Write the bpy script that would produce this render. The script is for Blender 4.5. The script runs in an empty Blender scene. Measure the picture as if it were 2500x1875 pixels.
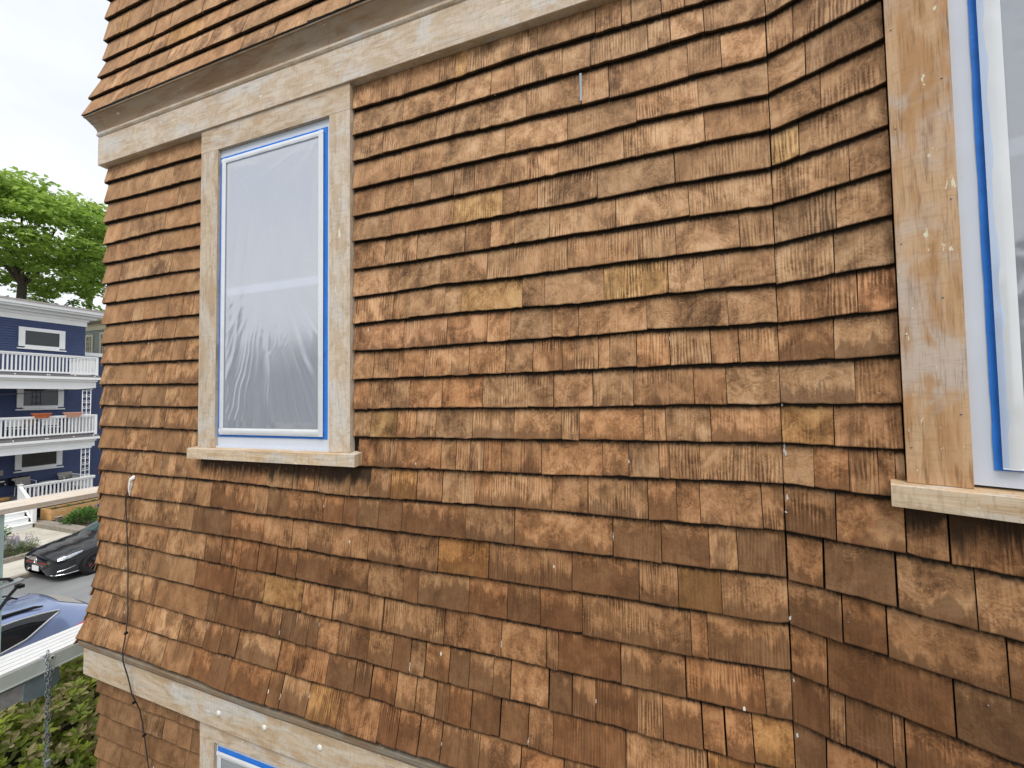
import bpy, math, random
import numpy as np
from mathutils import Matrix, Vector
from math import sin, cos, pi, sqrt, radians

random.seed(7)
RNG = random.Random(11)
scn = bpy.context.scene
COL = scn.collection

# ------------------------------------------------------------------ camera, sky, sun, exposure
EYE = 4.9
YAW, PITCH, ROLL = 0.319650, 0.0337647, -0.0148134
cam_d = bpy.data.cameras.new("camera")
cam_d.sensor_width = 36.0
cam_d.lens = 930.0 / 2500.0 * 36.0
cam_d.clip_start = 0.05
cam_d.clip_end = 600.0
cam = bpy.data.objects.new("camera", cam_d)
COL.objects.link(cam)
cam.location = (0, 0, EYE)
CAM_M = Matrix.Rotation(YAW, 3, 'Z') @ Matrix.Rotation(pi / 2 + PITCH, 3, 'X') @ Matrix.Rotation(ROLL, 3, 'Z')
cam.rotation_euler = CAM_M.to_euler()
scn.camera = cam

SUN_DIR = Vector((0.28, -0.75, 1.25)).normalized()      # towards the sun
world = bpy.data.worlds.new("World")
scn.world = world
world.use_nodes = True
wn, wl = world.node_tree.nodes, world.node_tree.links
wn.clear()
w_out = wn.new('ShaderNodeOutputWorld')
w_bg = wn.new('ShaderNodeBackground')
w_sky = wn.new('ShaderNodeTexSky')
w_sky.sky_type = 'NISHITA'
w_sky.sun_disc = False
w_sky.sun_elevation = math.asin(SUN_DIR.z)
w_sky.sun_rotation = math.atan2(SUN_DIR.x, SUN_DIR.y)
w_sky.air_density = 1.0
w_sky.dust_density = 1.5
w_tc = wn.new('ShaderNodeTexCoord')
w_map = wn.new('ShaderNodeMapping')
w_map.inputs['Scale'].default_value = (1.0, 1.0, 2.2)
w_no = wn.new('ShaderNodeTexNoise')
w_no.inputs['Scale'].default_value = 2.1
w_no.inputs['Detail'].default_value = 5.0
w_no.inputs['Roughness'].default_value = 0.5
w_ra = wn.new('ShaderNodeValToRGB')
w_ra.color_ramp.elements[0].position = 0.36
w_ra.color_ramp.elements[0].color = (8.5, 9.0, 9.9, 1)
w_ra.color_ramp.elements[1].position = 0.60
w_ra.color_ramp.elements[1].color = (10.5, 10.7, 10.8, 1)
w_mix = wn.new('ShaderNodeMix')
w_mix.data_type = 'RGBA'
w_mix.inputs['Factor'].default_value = 0.93
w_bg.inputs['Strength'].default_value = 0.090
wl.new(w_tc.outputs['Generated'], w_map.inputs['Vector'])
wl.new(w_map.outputs['Vector'], w_no.inputs['Vector'])
wl.new(w_no.outputs['Fac'], w_ra.inputs['Fac'])
wl.new(w_sky.outputs['Color'], w_mix.inputs[6])
wl.new(w_ra.outputs['Color'], w_mix.inputs[7])
wl.new(w_mix.outputs[2], w_bg.inputs['Color'])
wl.new(w_bg.outputs['Background'], w_out.inputs['Surface'])

sun_d = bpy.data.lights.new("sun", 'SUN')
sun_d.energy = 2.3
sun_d.angle = radians(26)
sun_d.color = (1.0, 0.96, 0.90)
sun = bpy.data.objects.new("sun", sun_d)
COL.objects.link(sun)
sun.location = (-5, -6, 20)
sun.rotation_euler = SUN_DIR.to_track_quat('Z', 'Y').to_euler()

scn.view_settings.view_transform = 'Standard'
scn.view_settings.look = 'None'
scn.view_settings.exposure = 0.30
scn.view_settings.gamma = 1.0
scn.render.engine = 'CYCLES'
scn.cycles.max_bounces = 6
scn.cycles.diffuse_bounces = 3
scn.cycles.glossy_bounces = 3
scn.cycles.transparent_max_bounces = 8
scn.cycles.use_denoising = True
scn.cycles.use_adaptive_sampling = False
scn.cycles.sample_clamp_indirect = 4.0


def project(p):
    v = CAM_M.transposed() @ (Vector(p) - Vector((0, 0, EYE)))
    if v.z > -0.02:
        return None
    f = 930.0 / 2500.0 * 1024
    return 512 + f * v.x / -v.z, 384 - f * v.y / -v.z


# ------------------------------------------------------------------ mesh helpers
class MB:
    """collects faces and builds ONE mesh object"""
    def __init__(s):
        s.v, s.f, s.mi, s.uv, s.tint, s.pos = [], [], [], [], [], []
        s.off = (RNG.uniform(0, 40), RNG.uniform(0, 40))

    def vert(s, p, uv=(0, 0), tint=(1, 1, 1), pos=(0.5, 0.5, 0)):
        s.v.append((p[0], p[1], p[2])); s.uv.append(uv); s.tint.append(tint); s.pos.append(pos)
        return len(s.v) - 1

    def face(s, ids, mi=0):
        s.f.append(tuple(ids)); s.mi.append(mi)

    def quad(s, pts, mi=0, uvs=None, tint=(1, 1, 1)):
        if uvs is None:
            a, b, c = Vector(pts[0]), Vector(pts[1]), Vector(pts[-1])
            w, h = (b - a).length, (c - a).length
            ox, oy = RNG.uniform(0, 30), RNG.uniform(0, 30)
            uvs = [(ox, oy), (ox + w, oy), (ox + w, oy + h), (ox, oy + h)][:len(pts)]
        s.face([s.vert(p, uvs[i % len(uvs)], tint) for i, p in enumerate(pts)], mi)

    def box(s, x0, x1, y0, y1, z0, z1, xf=None, mi=0, skip=(), tint=(1, 1, 1)):
        """box in local axes; xf maps local -> world; grain (uv v) runs along the longest side"""
        lo, hi = (min(x0, x1), min(y0, y1), min(z0, z1)), (max(x0, x1), max(y0, y1), max(z0, z1))
        d = [hi[i] - lo[i] for i in range(3)]
        L = d.index(max(d))
        ox, oy = RNG.uniform(0, 30), RNG.uniform(0, 30)
        for ax in range(3):
            p, q = [(1, 2), (2, 0), (0, 1)][ax]
            for side in (0, 1):
                if (ax, side) in skip:
                    continue
                cs = [(0, 0), (1, 0), (1, 1), (0, 1)]
                if side == 0:
                    cs = cs[::-1]
                ids = []
                for a, b in cs:
                    c = [0, 0, 0]
                    c[ax] = (lo, hi)[side][ax]
                    c[p] = (lo, hi)[a][p]
                    c[q] = (lo, hi)[b][q]
                    if q == L or p != L:
                        uv = (c[p] + ox + ax * .37, c[q] + oy)
                    else:
                        uv = (c[q] + ox + ax * .37, c[p] + oy)
                    w = xf(*c) if xf else c
                    ids.append(s.vert(w, uv, tint))
                s.face(ids, mi)

    def tube(s, path, r, n=8, mi=0, caps=True, tint=(1, 1, 1)):
        path = [Vector(p) for p in path]
        rs = r if isinstance(r, (list, tuple)) else [r] * len(path)
        rings = []
        ref = Vector((0.13, 0.31, 1)).normalized()
        ln = 0
        for i, p in enumerate(path):
            t = (path[min(i + 1, len(path) - 1)] - path[max(i - 1, 0)]).normalized()
            a = t.cross(ref)
            if a.length < 1e-3:
                a = t.cross(Vector((1, 0, 0)))
            a.normalize()
            b = t.cross(a)
            if i:
                ln += (p - path[i - 1]).length
            rings.append([s.vert(p + (a * cos(2 * pi * k / n) + b * sin(2 * pi * k / n)) * rs[i],
                                 (k / n * rs[i] * 6, ln), tint) for k in range(n)])
        for i in range(len(rings) - 1):
            for k in range(n):
                s.face([rings[i][k], rings[i][(k + 1) % n], rings[i + 1][(k + 1) % n], rings[i + 1][k]], mi)
        if caps:
            s.face(rings[0][::-1], mi); s.face(rings[-1], mi)

    def lathe(s, prof, origin, axis, n=20, mi=0, a0=0.0, a1=2 * pi):
        """profile [(radius, along axis)]"""
        ax = Vector(axis).normalized()
        u = ax.cross(Vector((0, 0, 1)))
        if u.length < 1e-3:
            u = Vector((1, 0, 0))
        u.normalize()
        w = ax.cross(u)
        o = Vector(origin)
        full = abs(a1 - a0 - 2 * pi) < 1e-6
        m = n if full else n + 1
        rings = [[s.vert(o + ax * h + (u * cos(a0 + (a1 - a0) * k / n) + w * sin(a0 + (a1 - a0) * k / n)) * r,
                         (k / n, h)) for k in range(m)] for r, h in prof]
        for i in range(len(rings) - 1):
            for k in range(n):
                k2 = (k + 1) % m
                s.face([rings[i][k], rings[i][k2], rings[i + 1][k2], rings[i + 1][k]], mi)

    def extrude(s, prof, path, mi=0, closed=False, cap=True, grain=True):
        """profile of (out, up) swept along world path points with (origin, out vector)"""
        rings = []
        ln = 0
        for i, (o, out) in enumerate(path):
            o, out = Vector(o), Vector(out)
            if i:
                ln += (o - Vector(path[i - 1][0])).length
            acc = 0
            ring = []
            for j, (a, b) in enumerate(prof):
                if j:
                    acc += sqrt((a - prof[j - 1][0]) ** 2 + (b - prof[j - 1][1]) ** 2)
                ring.append(s.vert(o + out * a + Vector((0, 0, b)), (acc + s.off[0], ln + s.off[1])))
            rings.append(ring)
        n = len(prof)
        for i in range(len(rings) - 1):
            for k in range(n - (0 if closed else 1)):
                k2 = (k + 1) % n
                s.face([rings[i][k], rings[i + 1][k], rings[i + 1][k2], rings[i][k2]], mi)
        if closed and cap:
            s.face(rings[0], mi); s.face(rings[-1][::-1], mi)

    def mesh(s, name, mats):
        me = bpy.data.meshes.new(name)
        me.from_pydata(s.v, [], s.f)
        for m in (mats if isinstance(mats, (list, tuple)) else [mats]):
            me.materials.append(m)
        nl = len(me.loops)
        li = np.empty(nl, dtype=np.int32)
        me.loops.foreach_get('vertex_index', li)
        uvl = me.uv_layers.new(name='UVMap')
        uvl.data.foreach_set('uv', np.array(s.uv, dtype=np.float32)[li].ravel())
        if len(set(s.mi)) > 1 or (s.mi and s.mi[0]):
            me.polygons.foreach_set('material_index', np.array(s.mi, dtype=np.int32))
        ta = me.attributes.new('tint', 'FLOAT_COLOR', 'POINT')
        t4 = np.array([tuple(t) + (0.0,) * (4 - len(t)) for t in s.tint], dtype=np.float32)
        ta.data.foreach_set('color', t4.ravel())
        pa = me.attributes.new('pos', 'FLOAT_VECTOR', 'POINT')
        pa.data.foreach_set('vector', np.array(s.pos, dtype=np.float32).ravel())
        me.update()
        return me

    def build(s, name, mats, parent=None, smooth=False, bevel=0):
        me = s.mesh(name, mats)
        if smooth:
            me.polygons.foreach_set('use_smooth', np.ones(len(me.polygons), dtype=bool))
        return link(name, me, parent, bevel)


def link(name, me, parent=None, bevel=0):
    o = bpy.data.objects.new(name, me)
    COL.objects.link(o)
    if parent is not None:
        o.parent = parent
        if tuple(parent.location) != (0, 0, 0) or parent.parent is not None:
            bx = parent
            off = Vector((0, 0, 0))
            while bx is not None:
                off += bx.location
                bx = bx.parent
            o.location = -off
    if bevel:
        b = o.modifiers.new('bevel', 'BEVEL')
        b.width = bevel; b.segments = 2; b.limit_method = 'ANGLE'
    return o


def thing(name, label, cat, loc=(0, 0, 0), group=None):
    o = bpy.data.objects.new(name, None)
    o.empty_display_size = 0.1
    COL.objects.link(o)
    o.location = loc
    o['label'] = label; o['category'] = cat
    if group:
        o['group'] = group
    return o


def tag(o, label, cat, group=None):
    o['label'] = label; o['category'] = cat
    if group:
        o['group'] = group
    return o


def struct(o):
    o['kind'] = 'structure'
    return o


def stuff(o):
    o['kind'] = 'stuff'
    return o


# ------------------------------------------------------------------ material helpers
class Mat:
    def __init__(s, name):
        s.m = bpy.data.materials.new(name)
        s.m.use_nodes = True
        s.n, s.l = s.m.node_tree.nodes, s.m.node_tree.links
        s.n.clear()
        s.out = s.n.new('ShaderNodeOutputMaterial')

    def set(s, sock, v):
        if hasattr(v, 'is_output'):
            s.l.new(v, sock)
        elif isinstance(v, (tuple, list)):
            sock.default_value = (*v, 1) if sock.type == 'RGBA' and len(v) == 3 else v
        else:
            sock.default_value = v

    def uv(s):
        n = s.n.new('ShaderNodeUVMap'); n.uv_map = 'UVMap'
        return n.outputs[0]

    def obj(s):
        return s.n.new('ShaderNodeTexCoord').outputs['Object']

    def attr(s, name):
        n = s.n.new('ShaderNodeAttribute'); n.attribute_name = name
        return n

    def map(s, vec, scale=(1, 1, 1), loc=(0, 0, 0), rot=(0, 0, 0)):
        n = s.n.new('ShaderNodeMapping')
        s.l.new(vec, n.inputs[0])
        n.inputs['Location'].default_value = loc
        n.inputs['Rotation'].default_value = rot
        n.inputs['Scale'].default_value = scale
        return n.outputs[0]

    def noise(s, vec, scale, detail=3, rough=.5, dist=0.0, col=False):
        n = s.n.new('ShaderNodeTexNoise')
        s.l.new(vec, n.inputs['Vector'])
        n.inputs['Scale'].default_value = scale
        n.inputs['Detail'].default_value = detail
        n.inputs['Roughness'].default_value = rough
        n.inputs['Distortion'].default_value = dist
        return n.outputs['Color' if col else 'Fac']

    def wave(s, vec, scale, dist=3, detail=2, dscale=1.0, dirn='X'):
        n = s.n.new('ShaderNodeTexWave')
        n.bands_direction = dirn
        s.l.new(vec, n.inputs['Vector'])
        n.inputs['Scale'].default_value = scale
        n.inputs['Distortion'].default_value = dist
        n.inputs['Detail'].default_value = detail
        n.inputs['Detail Scale'].default_value = dscale
        return n.outputs['Fac']

    def voro(s, vec, scale):
        n = s.n.new('ShaderNodeTexVoronoi')
        s.l.new(vec, n.inputs['Vector'])
        n.inputs['Scale'].default_value = scale
        return n

    def math(s, op, a, b=0.0, c=0.0, clamp=False):
        n = s.n.new('ShaderNodeMath'); n.operation = op; n.use_clamp = clamp
        s.set(n.inputs[0], a); s.set(n.inputs[1], b)
        if op == 'MULTIPLY_ADD':
            s.set(n.inputs[2], c)
        return n.outputs[0]

    def step(s, v, a, b, lo=0.0, hi=1.0):
        n = s.n.new('ShaderNodeMapRange'); n.interpolation_type = 'SMOOTHSTEP'
        s.set(n.inputs[0], v)
        n.inputs[1].default_value = a; n.inputs[2].default_value = b
        n.inputs[3].default_value = lo; n.inputs[4].default_value = hi
        return n.outputs[0]

    def ramp(s, fac, stops):
        n = s.n.new('ShaderNodeValToRGB')
        s.l.new(fac, n.inputs[0])
        e = n.color_ramp.elements
        while len(e) < len(stops):
            e.new(0.5)
        for i, (p, c) in enumerate(stops):
            e[i].position = p; e[i].color = (*c, 1)
        return n.outputs[0]

    def mix(s, fac, a, b, blend='MIX'):
        n = s.n.new('ShaderNodeMix'); n.data_type = 'RGBA'; n.blend_type = blend
        s.set(n.inputs[0], fac); s.set(n.inputs[6], a); s.set(n.inputs[7], b)
        return n.outputs[2]

    def sep(s, v):
        n = s.n.new('ShaderNodeSeparateXYZ'); s.l.new(v, n.inputs[0])
        return n.outputs

    def bump(s, h, strength=.3, dist=.002):
        n = s.n.new('ShaderNodeBump')
        n.inputs['Strength'].default_value = strength
        n.inputs['Distance'].default_value = dist
        s.l.new(h, n.inputs['Height'])
        return n.outputs[0]

    def bsdf(s, color, rough=.7, metal=0.0, normal=None, spec=.3, **kw):
        n = s.n.new('ShaderNodeBsdfPrincipled')
        s.set(n.inputs['Base Color'], color)
        s.set(n.inputs['Roughness'], rough)
        s.set(n.inputs['Metallic'], metal)
        s.set(n.inputs['Specular IOR Level'], spec)
        for k, v in kw.items():
            s.set(n.inputs[k.replace('_', ' ')], v)
        if normal is not None:
            s.l.new(normal, n.inputs['Normal'])
        return n.outputs[0]

    def done(s, sh):
        s.l.new(sh, s.out.inputs['Surface'])
        return s.m


def simple(name, col, rough=.6, metal=0.0, var=.12, scale=6.0, spec=.3, bump=0.0, coat=0.0, bscale=80):
    m = Mat(name)
    o = m.obj()
    n = m.noise(o, scale, 4, .6)
    d = tuple(c * (1 - var) for c in col); u = tuple(min(1, c * (1 + var)) for c in col)
    c = m.ramp(n, [(.3, d), (.7, u)])
    nm = m.bump(m.noise(o, bscale, 3), bump, .004) if bump else None
    kw = dict(Coat_Weight=coat, Coat_Roughness=.05) if coat else {}
    return m.done(m.bsdf(c, rough, metal, nm, spec, **kw))


def cedar_material():
    m = Mat('cedar_shingle')
    uv = m.uv()
    tint = m.attr('tint')
    px, py, pz = m.sep(m.attr('pos').outputs['Vector'])
    fine = m.noise(m.map(uv, (1, .05, 1)), 420, 3, .6)
    mid = m.noise(m.map(uv, (1, .07, 1)), 75, 4, .6, .25)
    bands = m.wave(m.map(uv, (1, .10, 1), (0, 0, 0), (0, 0, .04)), 30, 9, 3, 1.4)
    blot = m.noise(m.map(uv, (1, .7, 1)), 9, 5, .56, .9)
    patch = m.step(m.noise(m.map(uv, (1, .8, 1), (11, 5, 0)), 10, 4, .55, 1.4), .44, .56)
    big = m.noise(uv, 4.0, 2, .5)
    age = tint.outputs['Alpha']
    swirl = m.noise(uv, 30, 7, .68, 2.4)
    # arcs left by the sanding disc
    wp = m.n.new('ShaderNodeVectorMath'); wp.operation = 'ADD'
    m.l.new(uv, wp.inputs[0])
    sc = m.n.new('ShaderNodeVectorMath'); sc.operation = 'SCALE'; sc.inputs['Scale'].default_value = .035
    m.l.new(m.noise(uv, 18, 3, .6, 0, True), sc.inputs[0]); m.l.new(sc.outputs[0], wp.inputs[1])
    vo0 = m.voro(wp.outputs[0], 11)
    arcs = m.math('SINE', m.math('MULTIPLY', vo0.outputs['Distance'], 62))
    amask = m.step(m.noise(m.map(uv, (1, 1, 1), (3, 8, 0)), 11, 3, .6, .5), .48, .62)
    stre = m.noise(m.map(uv, (1, .16, 1)), 30, 4, .6, .4)
    gmask = m.step(m.noise(m.map(uv, (1, 1, 1), (17, 2, 0)), 7, 2), .45, .58)
    k = m.math('MULTIPLY_ADD', mid, .30, -.15)
    k = m.math('ADD', k, m.math('MULTIPLY', m.math('SUBTRACT', fine, .5), m.math('MULTIPLY_ADD', pz, .30, .16)))
    k = m.math('ADD', k, m.math('MULTIPLY', m.math('SUBTRACT', swirl, .5), m.math('MULTIPLY_ADD', pz, -.35, .72)))
    k = m.math('ADD', k, m.math('MULTIPLY', m.math('SUBTRACT', bands, .5), m.math('MULTIPLY', gmask, m.math('MULTIPLY', pz, .42))))
    k = m.math('ADD', k, m.math('MULTIPLY', m.math('MULTIPLY', arcs, amask), .055))
    k = m.math('ADD', k, m.math('MULTIPLY_ADD', big, .40, -.20))
    k = m.math('ADD', k, m.math('MULTIPLY_ADD', patch, .13, -.065))
    k = m.math('ADD', k, m.math('MULTIPLY_ADD', m.math('SUBTRACT', blot, .5), 1.15, .5))
    calm = m.step(age, -.8, -.2)
    k = m.math('MULTIPLY_ADD', m.math('SUBTRACT', k, .5), m.math('MULTIPLY_ADD', calm, .52, .60), .535)
    c = m.ramp(k, [(.14, (.095, .044, .020)), (.33, (.205, .100, .047)), (.50, (.340, .174, .085)), (.66, (.465, .250, .130)), (.86, (.575, .340, .195))])
    # old dark finish left in streaks where the sander did not bite
    old = m.step(m.math('ADD', m.math('ADD', stre, m.math('MULTIPLY_ADD', swirl, .45, -.225)), m.math('MULTIPLY_ADD', pz, .18, -.12)), .57, .70)
    c = m.mix(m.math('MULTIPLY', old, m.math('MULTIPLY_ADD', calm, .30, .12)), c, (.088, .048, .026))
    # short dark scratches and pale arcs where the disc skipped
    sk = m.step(m.noise(m.map(uv, (1, .8, 1), (4, 13, 0)), 40, 6, .66, 3.4), .56, .60)
    sk2 = m.step(m.noise(m.map(uv, (1.2, 1, 1), (9, 3, 0)), 85, 3, .6, 2.6), .56, .62)
    sm = m.math('MULTIPLY', m.step(m.noise(uv, 12, 2, .5), .47, .57), m.step(pz, .85, .35))
    c = m.mix(m.math('MULTIPLY', m.math('MAXIMUM', sk, sk2), m.math('MULTIPLY', sm, .52)), c, (.115, .058, .028))
    hl = m.step(m.noise(m.map(uv, (1, .9, 1), (21, 7, 0)), 48, 4, .6, 2.8), .60, .66)
    c = m.mix(m.math('MULTIPLY', hl, .34), c, (.60, .385, .225))
    gl = m.step(m.noise(m.map(uv, (1, .055, 1), (2, 31, 0)), 130, 2, .5), .58, .66)
    c = m.mix(m.math('MULTIPLY', gl, m.math('MULTIPLY', m.step(pz, .35, .8), .42)), c, (.12, .062, .030))
    # lower courses: the old dark finish still covers the butts, its upper edge worn away in ragged streaks
    rag = m.math('MULTIPLY', m.math('SUBTRACT', m.math('ADD', m.math('MULTIPLY', stre, .6), m.math('MULTIPLY', blot, .4)), .5), 2.0)
    low = m.step(m.math('ADD', m.math('SUBTRACT', m.math('MINIMUM', age, 1.0), py), rag), .02, .24)
    low = m.math('MULTIPLY', low, m.math('MULTIPLY', m.math('GREATER_THAN', age, .05), m.math('LESS_THAN', age, 1.5)))
    c = m.mix(m.math('MULTIPLY', low, .70), c, m.mix(mid, (.115, .054, .025), (.165, .080, .038)))
    # under the sill: darker in ragged streaks running down from the top
    top = m.step(m.math('ADD', m.math('SUBTRACT', py, .22), rag), .0, .42)
    c = m.mix(m.math('MULTIPLY', m.math('MULTIPLY', top, m.math('GREATER_THAN', age, 1.5)), .90), c, (.030, .017, .010))
    # grime and painted course shadow in the strip below the course above
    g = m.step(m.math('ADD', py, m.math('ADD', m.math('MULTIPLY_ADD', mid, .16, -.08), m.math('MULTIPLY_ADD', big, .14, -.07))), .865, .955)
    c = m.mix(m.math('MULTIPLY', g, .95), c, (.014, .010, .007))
    # dark end grain
    e = m.step(m.math('ADD', py, m.math('MULTIPLY_ADD', fine, .03, -.015)), .022, .0)
    c = m.mix(m.math('MULTIPLY', e, .85), c, (.024, .015, .009))
    ex = m.step(m.math('ABSOLUTE', m.math('SUBTRACT', px, .5)), .492, .5)
    c = m.mix(m.math('MULTIPLY', ex, .30), c, (.05, .03, .018))
    c = m.mix(1.0, c, tint.outputs['Color'], 'MULTIPLY')
    # flecks of old white paint
    vo = m.voro(m.map(uv, (1, .45, 1)), 90)
    cr = m.sep(vo.outputs['Color'])[0]
    fl = m.math('MULTIPLY', m.math('GREATER_THAN', cr, .9994), m.math('LESS_THAN', vo.outputs['Distance'], .34))
    c = m.mix(fl, c, (.62, .60, .55))
    h = m.math('ADD', m.math('MULTIPLY', fine, .45), m.math('ADD', m.math('MULTIPLY', mid, .5), m.math('MULTIPLY', swirl, .7)))
    return m.done(m.bsdf(c, .80, 0, m.bump(h, .6, .0025), .25))


def stripped_material(name, tan, wood, grey, flecks, streak=.35, warm=.5, scuff=(.70, .68, .58), ripple=.15, con=1.0):
    m = Mat(name)
    uv = m.uv()
    fine = m.noise(m.map(uv, (1, .04, 1)), 300, 3, .6)
    mid = m.noise(m.map(uv, (1, .10, 1)), 60, 4, .6, .3)
    pat = m.noise(m.map(uv, (1, streak, 1)), 16, 6, .62, .9)
    pat2 = m.noise(m.map(uv, (1, .5, 1), (7, 3, 1)), 7, 4, .6, .6)
    c = m.mix(m.step(pat, .40, .60), wood, tan)
    c = m.mix(m.math('MULTIPLY', m.step(pat2, .50 - .1 * (1 - warm), .66), .85), c, grey)
    k = m.math('ADD', m.math('MULTIPLY', fine, .5), m.math('MULTIPLY', mid, .5))
    c = m.mix(1.0, c, m.ramp(k, [(.30, (1 - .34 * con, 1 - .38 * con, 1 - .42 * con)), (.48, (.95, .95, .95)), (.7, (1.08, 1.07, 1.05))]), 'MULTIPLY')
    rip = m.noise(m.map(uv, (.22, 1, 1), (2, 6, 0)), 95, 3, .6, .6)
    c = m.mix(m.math('MULTIPLY', m.step(rip, .50, .66), ripple), c, (.27, .165, .085))
    dk = m.step(m.noise(m.map(uv, (1, .12, 1), (3, 9, 0)), 34, 5, .7, .5), .60, .74)
    c = m.mix(m.math('MULTIPLY', dk, .45), c, (.16, .11, .07))
    fk = m.step(m.math('ADD', m.noise(m.map(uv, (1, .35, 1), (5, 1, 0)), 55, 4, .65, .3), m.math('MULTIPLY_ADD', m.noise(uv, 9, 2), .5, -.25)), .735 - .04 * flecks, .765 - .04 * flecks)
    c = m.mix(m.math('MULTIPLY', fk, .9), c, scuff)
    return m.done(m.bsdf(c, .78, 0, m.bump(k, .35, .002), .25))


def film_material(name, body, trans, tintc, gloss=.10, rough=.12):
    m = Mat(name)
    o = m.obj()
    n = m.noise(m.map(o, (1, 1, .5)), 9, 3, .5)
    p = m.bsdf(m.ramp(n, [(.3, tuple(c * .93 for c in body)), (.7, body)]), .3, 0, None, .3)
    t = m.n.new('ShaderNodeBsdfTransparent'); t.inputs[0].default_value = (*tintc, 1)
    tr = m.n.new('ShaderNodeBsdfTranslucent'); tr.inputs[0].default_value = (*body, 1)
    a1 = m.n.new('ShaderNodeMixShader'); a1.inputs[0].default_value = .12
    m.l.new(p, a1.inputs[1]); m.l.new(tr.outputs[0], a1.inputs[2])
    mx = m.n.new('ShaderNodeMixShader'); mx.inputs[0].default_value = trans
    m.l.new(a1.outputs[0], mx.inputs[1]); m.l.new(t.outputs[0], mx.inputs[2])
    g = m.n.new('ShaderNodeBsdfGlossy'); g.inputs['Color'].default_value = (.94, .96, 1, 1); g.inputs['Roughness'].default_value = rough
    m2 = m.n.new('ShaderNodeMixShader'); m2.inputs[0].default_value = gloss
    m.l.new(mx.outputs[0], m2.inputs[1]); m.l.new(g.outputs[0], m2.inputs[2])
    return m.done(m2.outputs[0])


def leaf_material(name, c1, c2, c3, trans=.35, rough=.55):
    m = Mat(name)
    t = m.sep(m.attr('tint').outputs['Vector'])
    c = m.ramp(t[0], [(0.0, c1), (.5, c2), (1.0, c3)])
    p = m.bsdf(c, rough, 0, None, .35)
    tr = m.n.new('ShaderNodeBsdfTranslucent')
    m.l.new(c, tr.inputs[0])
    mx = m.n.new('ShaderNodeMixShader'); mx.inputs[0].default_value = trans
    m.l.new(p, mx.inputs[1]); m.l.new(tr.outputs[0], mx.inputs[2])
    return m.done(mx.outputs[0])


def asphalt_material():
    m = Mat('asphalt')
    o = m.obj()
    a = m.noise(o, 120, 3, .6); b = m.noise(m.map(o, (1, .25, 1)), 1.1, 4, .6)
    c = m.ramp(m.math('ADD', m.math('MULTIPLY', a, .35), m.math('MULTIPLY', b, .65)), [(.3, (.16, .165, .17)), (.5, (.215, .22, .222)), (.7, (.26, .262, .26))])
    return m.done(m.bsdf(c, .85, 0, m.bump(a, .3, .01)))


def concrete_material():
    m = Mat('concrete')
    o = m.obj()
    a = m.noise(o, 60, 4, .6); b = m.noise(o, 1.4, 5, .65, .5)
    c = m.ramp(m.math('ADD', m.math('MULTIPLY', a, .3), m.math('MULTIPLY', b, .7)), [(.3, (.36, .33, .28)), (.5, (.50, .47, .40)), (.7, (.58, .55, .48))])
    return m.done(m.bsdf(c, .88, 0, m.bump(a, .2, .01)))


def soil_material(name, a, b):
    m = Mat(name)
    o = m.obj()
    n = m.noise(o, 14, 6, .7)
    return m.done(m.bsdf(m.ramp(n, [(.3, a), (.7, b)]), .95, 0, m.bump(n, .8, .05)))


def glass_material(name, col, rough=.04):
    m = Mat(name)
    o = m.obj()
    n = m.noise(o, 3, 3)
    return m.done(m.bsdf(m.ramp(n, [(.3, tuple(c * .7 for c in col)), (.7, col)]), rough, 0, None, .6))


M = {}
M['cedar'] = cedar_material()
M['sheathing'] = soil_material('sheathing_paper', (.018, .013, .010), (.035, .026, .020))
M['trim_grey'] = stripped_material('stripped_trim_pale', (.60, .515, .42), (.51, .40, .29), (.58, .555, .525), .9, .5, .9, (.70, .68, .58), .2, 1.2)
M['trim_tan'] = stripped_material('stripped_trim_tan', (.56, .47, .37), (.46, .345, .235), (.55, .52, .475), .9, .4, .55, (.70, .68, .58), .2, 1.3)
M['trim_crown'] = stripped_material('stripped_crown', (.34, .25, .165), (.27, .17, .10), (.33, .275, .215), .2, .12, .5)
M['trim_orange'] = stripped_material('stripped_trim_orange', (.56, .37, .22), (.45, .255, .12), (.54, .46, .40), 1.9, .14, .65, (.70, .68, .52), .20, 1.7)
M['sill'] = stripped_material('stripped_sill', (.62, .50, .36), (.47, .33, .19), (.55, .52, .47), .9, .12, .8, (.70, .68, .58), .3, 1.4)
M['belt'] = stripped_material('stripped_belt', (.55, .47, .37), (.47, .35, .23), (.55, .54, .515), 1.0, .25, 1.2, (.70, .68, .58), .25, 1.3)
M['belt_nose'] = stripped_material('dark_nose', (.30, .23, .16), (.24, .16, .10), (.28, .26, .22), .3, .1, .4)  # browner and darker than the belt board
M['vinyl'] = simple('white_vinyl', (.58, .62, .70), .35, 0, .04, 5)
M['tape'] = simple('blue_tape', (.028, .185, .64), .55, 0, .10, 30, .25, .25)
M['fold'] = film_material('plastic_fold', (.80, .82, .84), .10, (.95, .95, .95))
M['foldblue'] = film_material('plastic_over_tape', (.55, .66, .86), .12, (.9, .95, 1))
M['film'] = film_material('plastic_film', (.64, .69, .80), .46, (.90, .93, .98), .31, .14)
M['film_dark'] = film_material('plastic_film_thin', (.50, .52, .57), .50, (.80, .81, .84), .24, .12)
M['glass'] = glass_material('window_glass', (.022, .026, .030))
M['room'] = simple('dark_room', (.05, .05, .055), .9)
M['nail'] = simple('nail_head', (.24, .225, .205), .5, .4)
M['plug'] = simple('white_plug', (.66, .64, .60), .5, 0, .05)
M['cable'] = simple('black_cable', (.030, .032, .034), .42, 0, .2)
M['paint_scrap'] = simple('old_paint', (.55, .53, .49), .7, 0, .1, 60)
M['sealant'] = simple('white_sealant', (.72, .70, .66), .6, 0, .08, 40, .3, .5)
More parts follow.
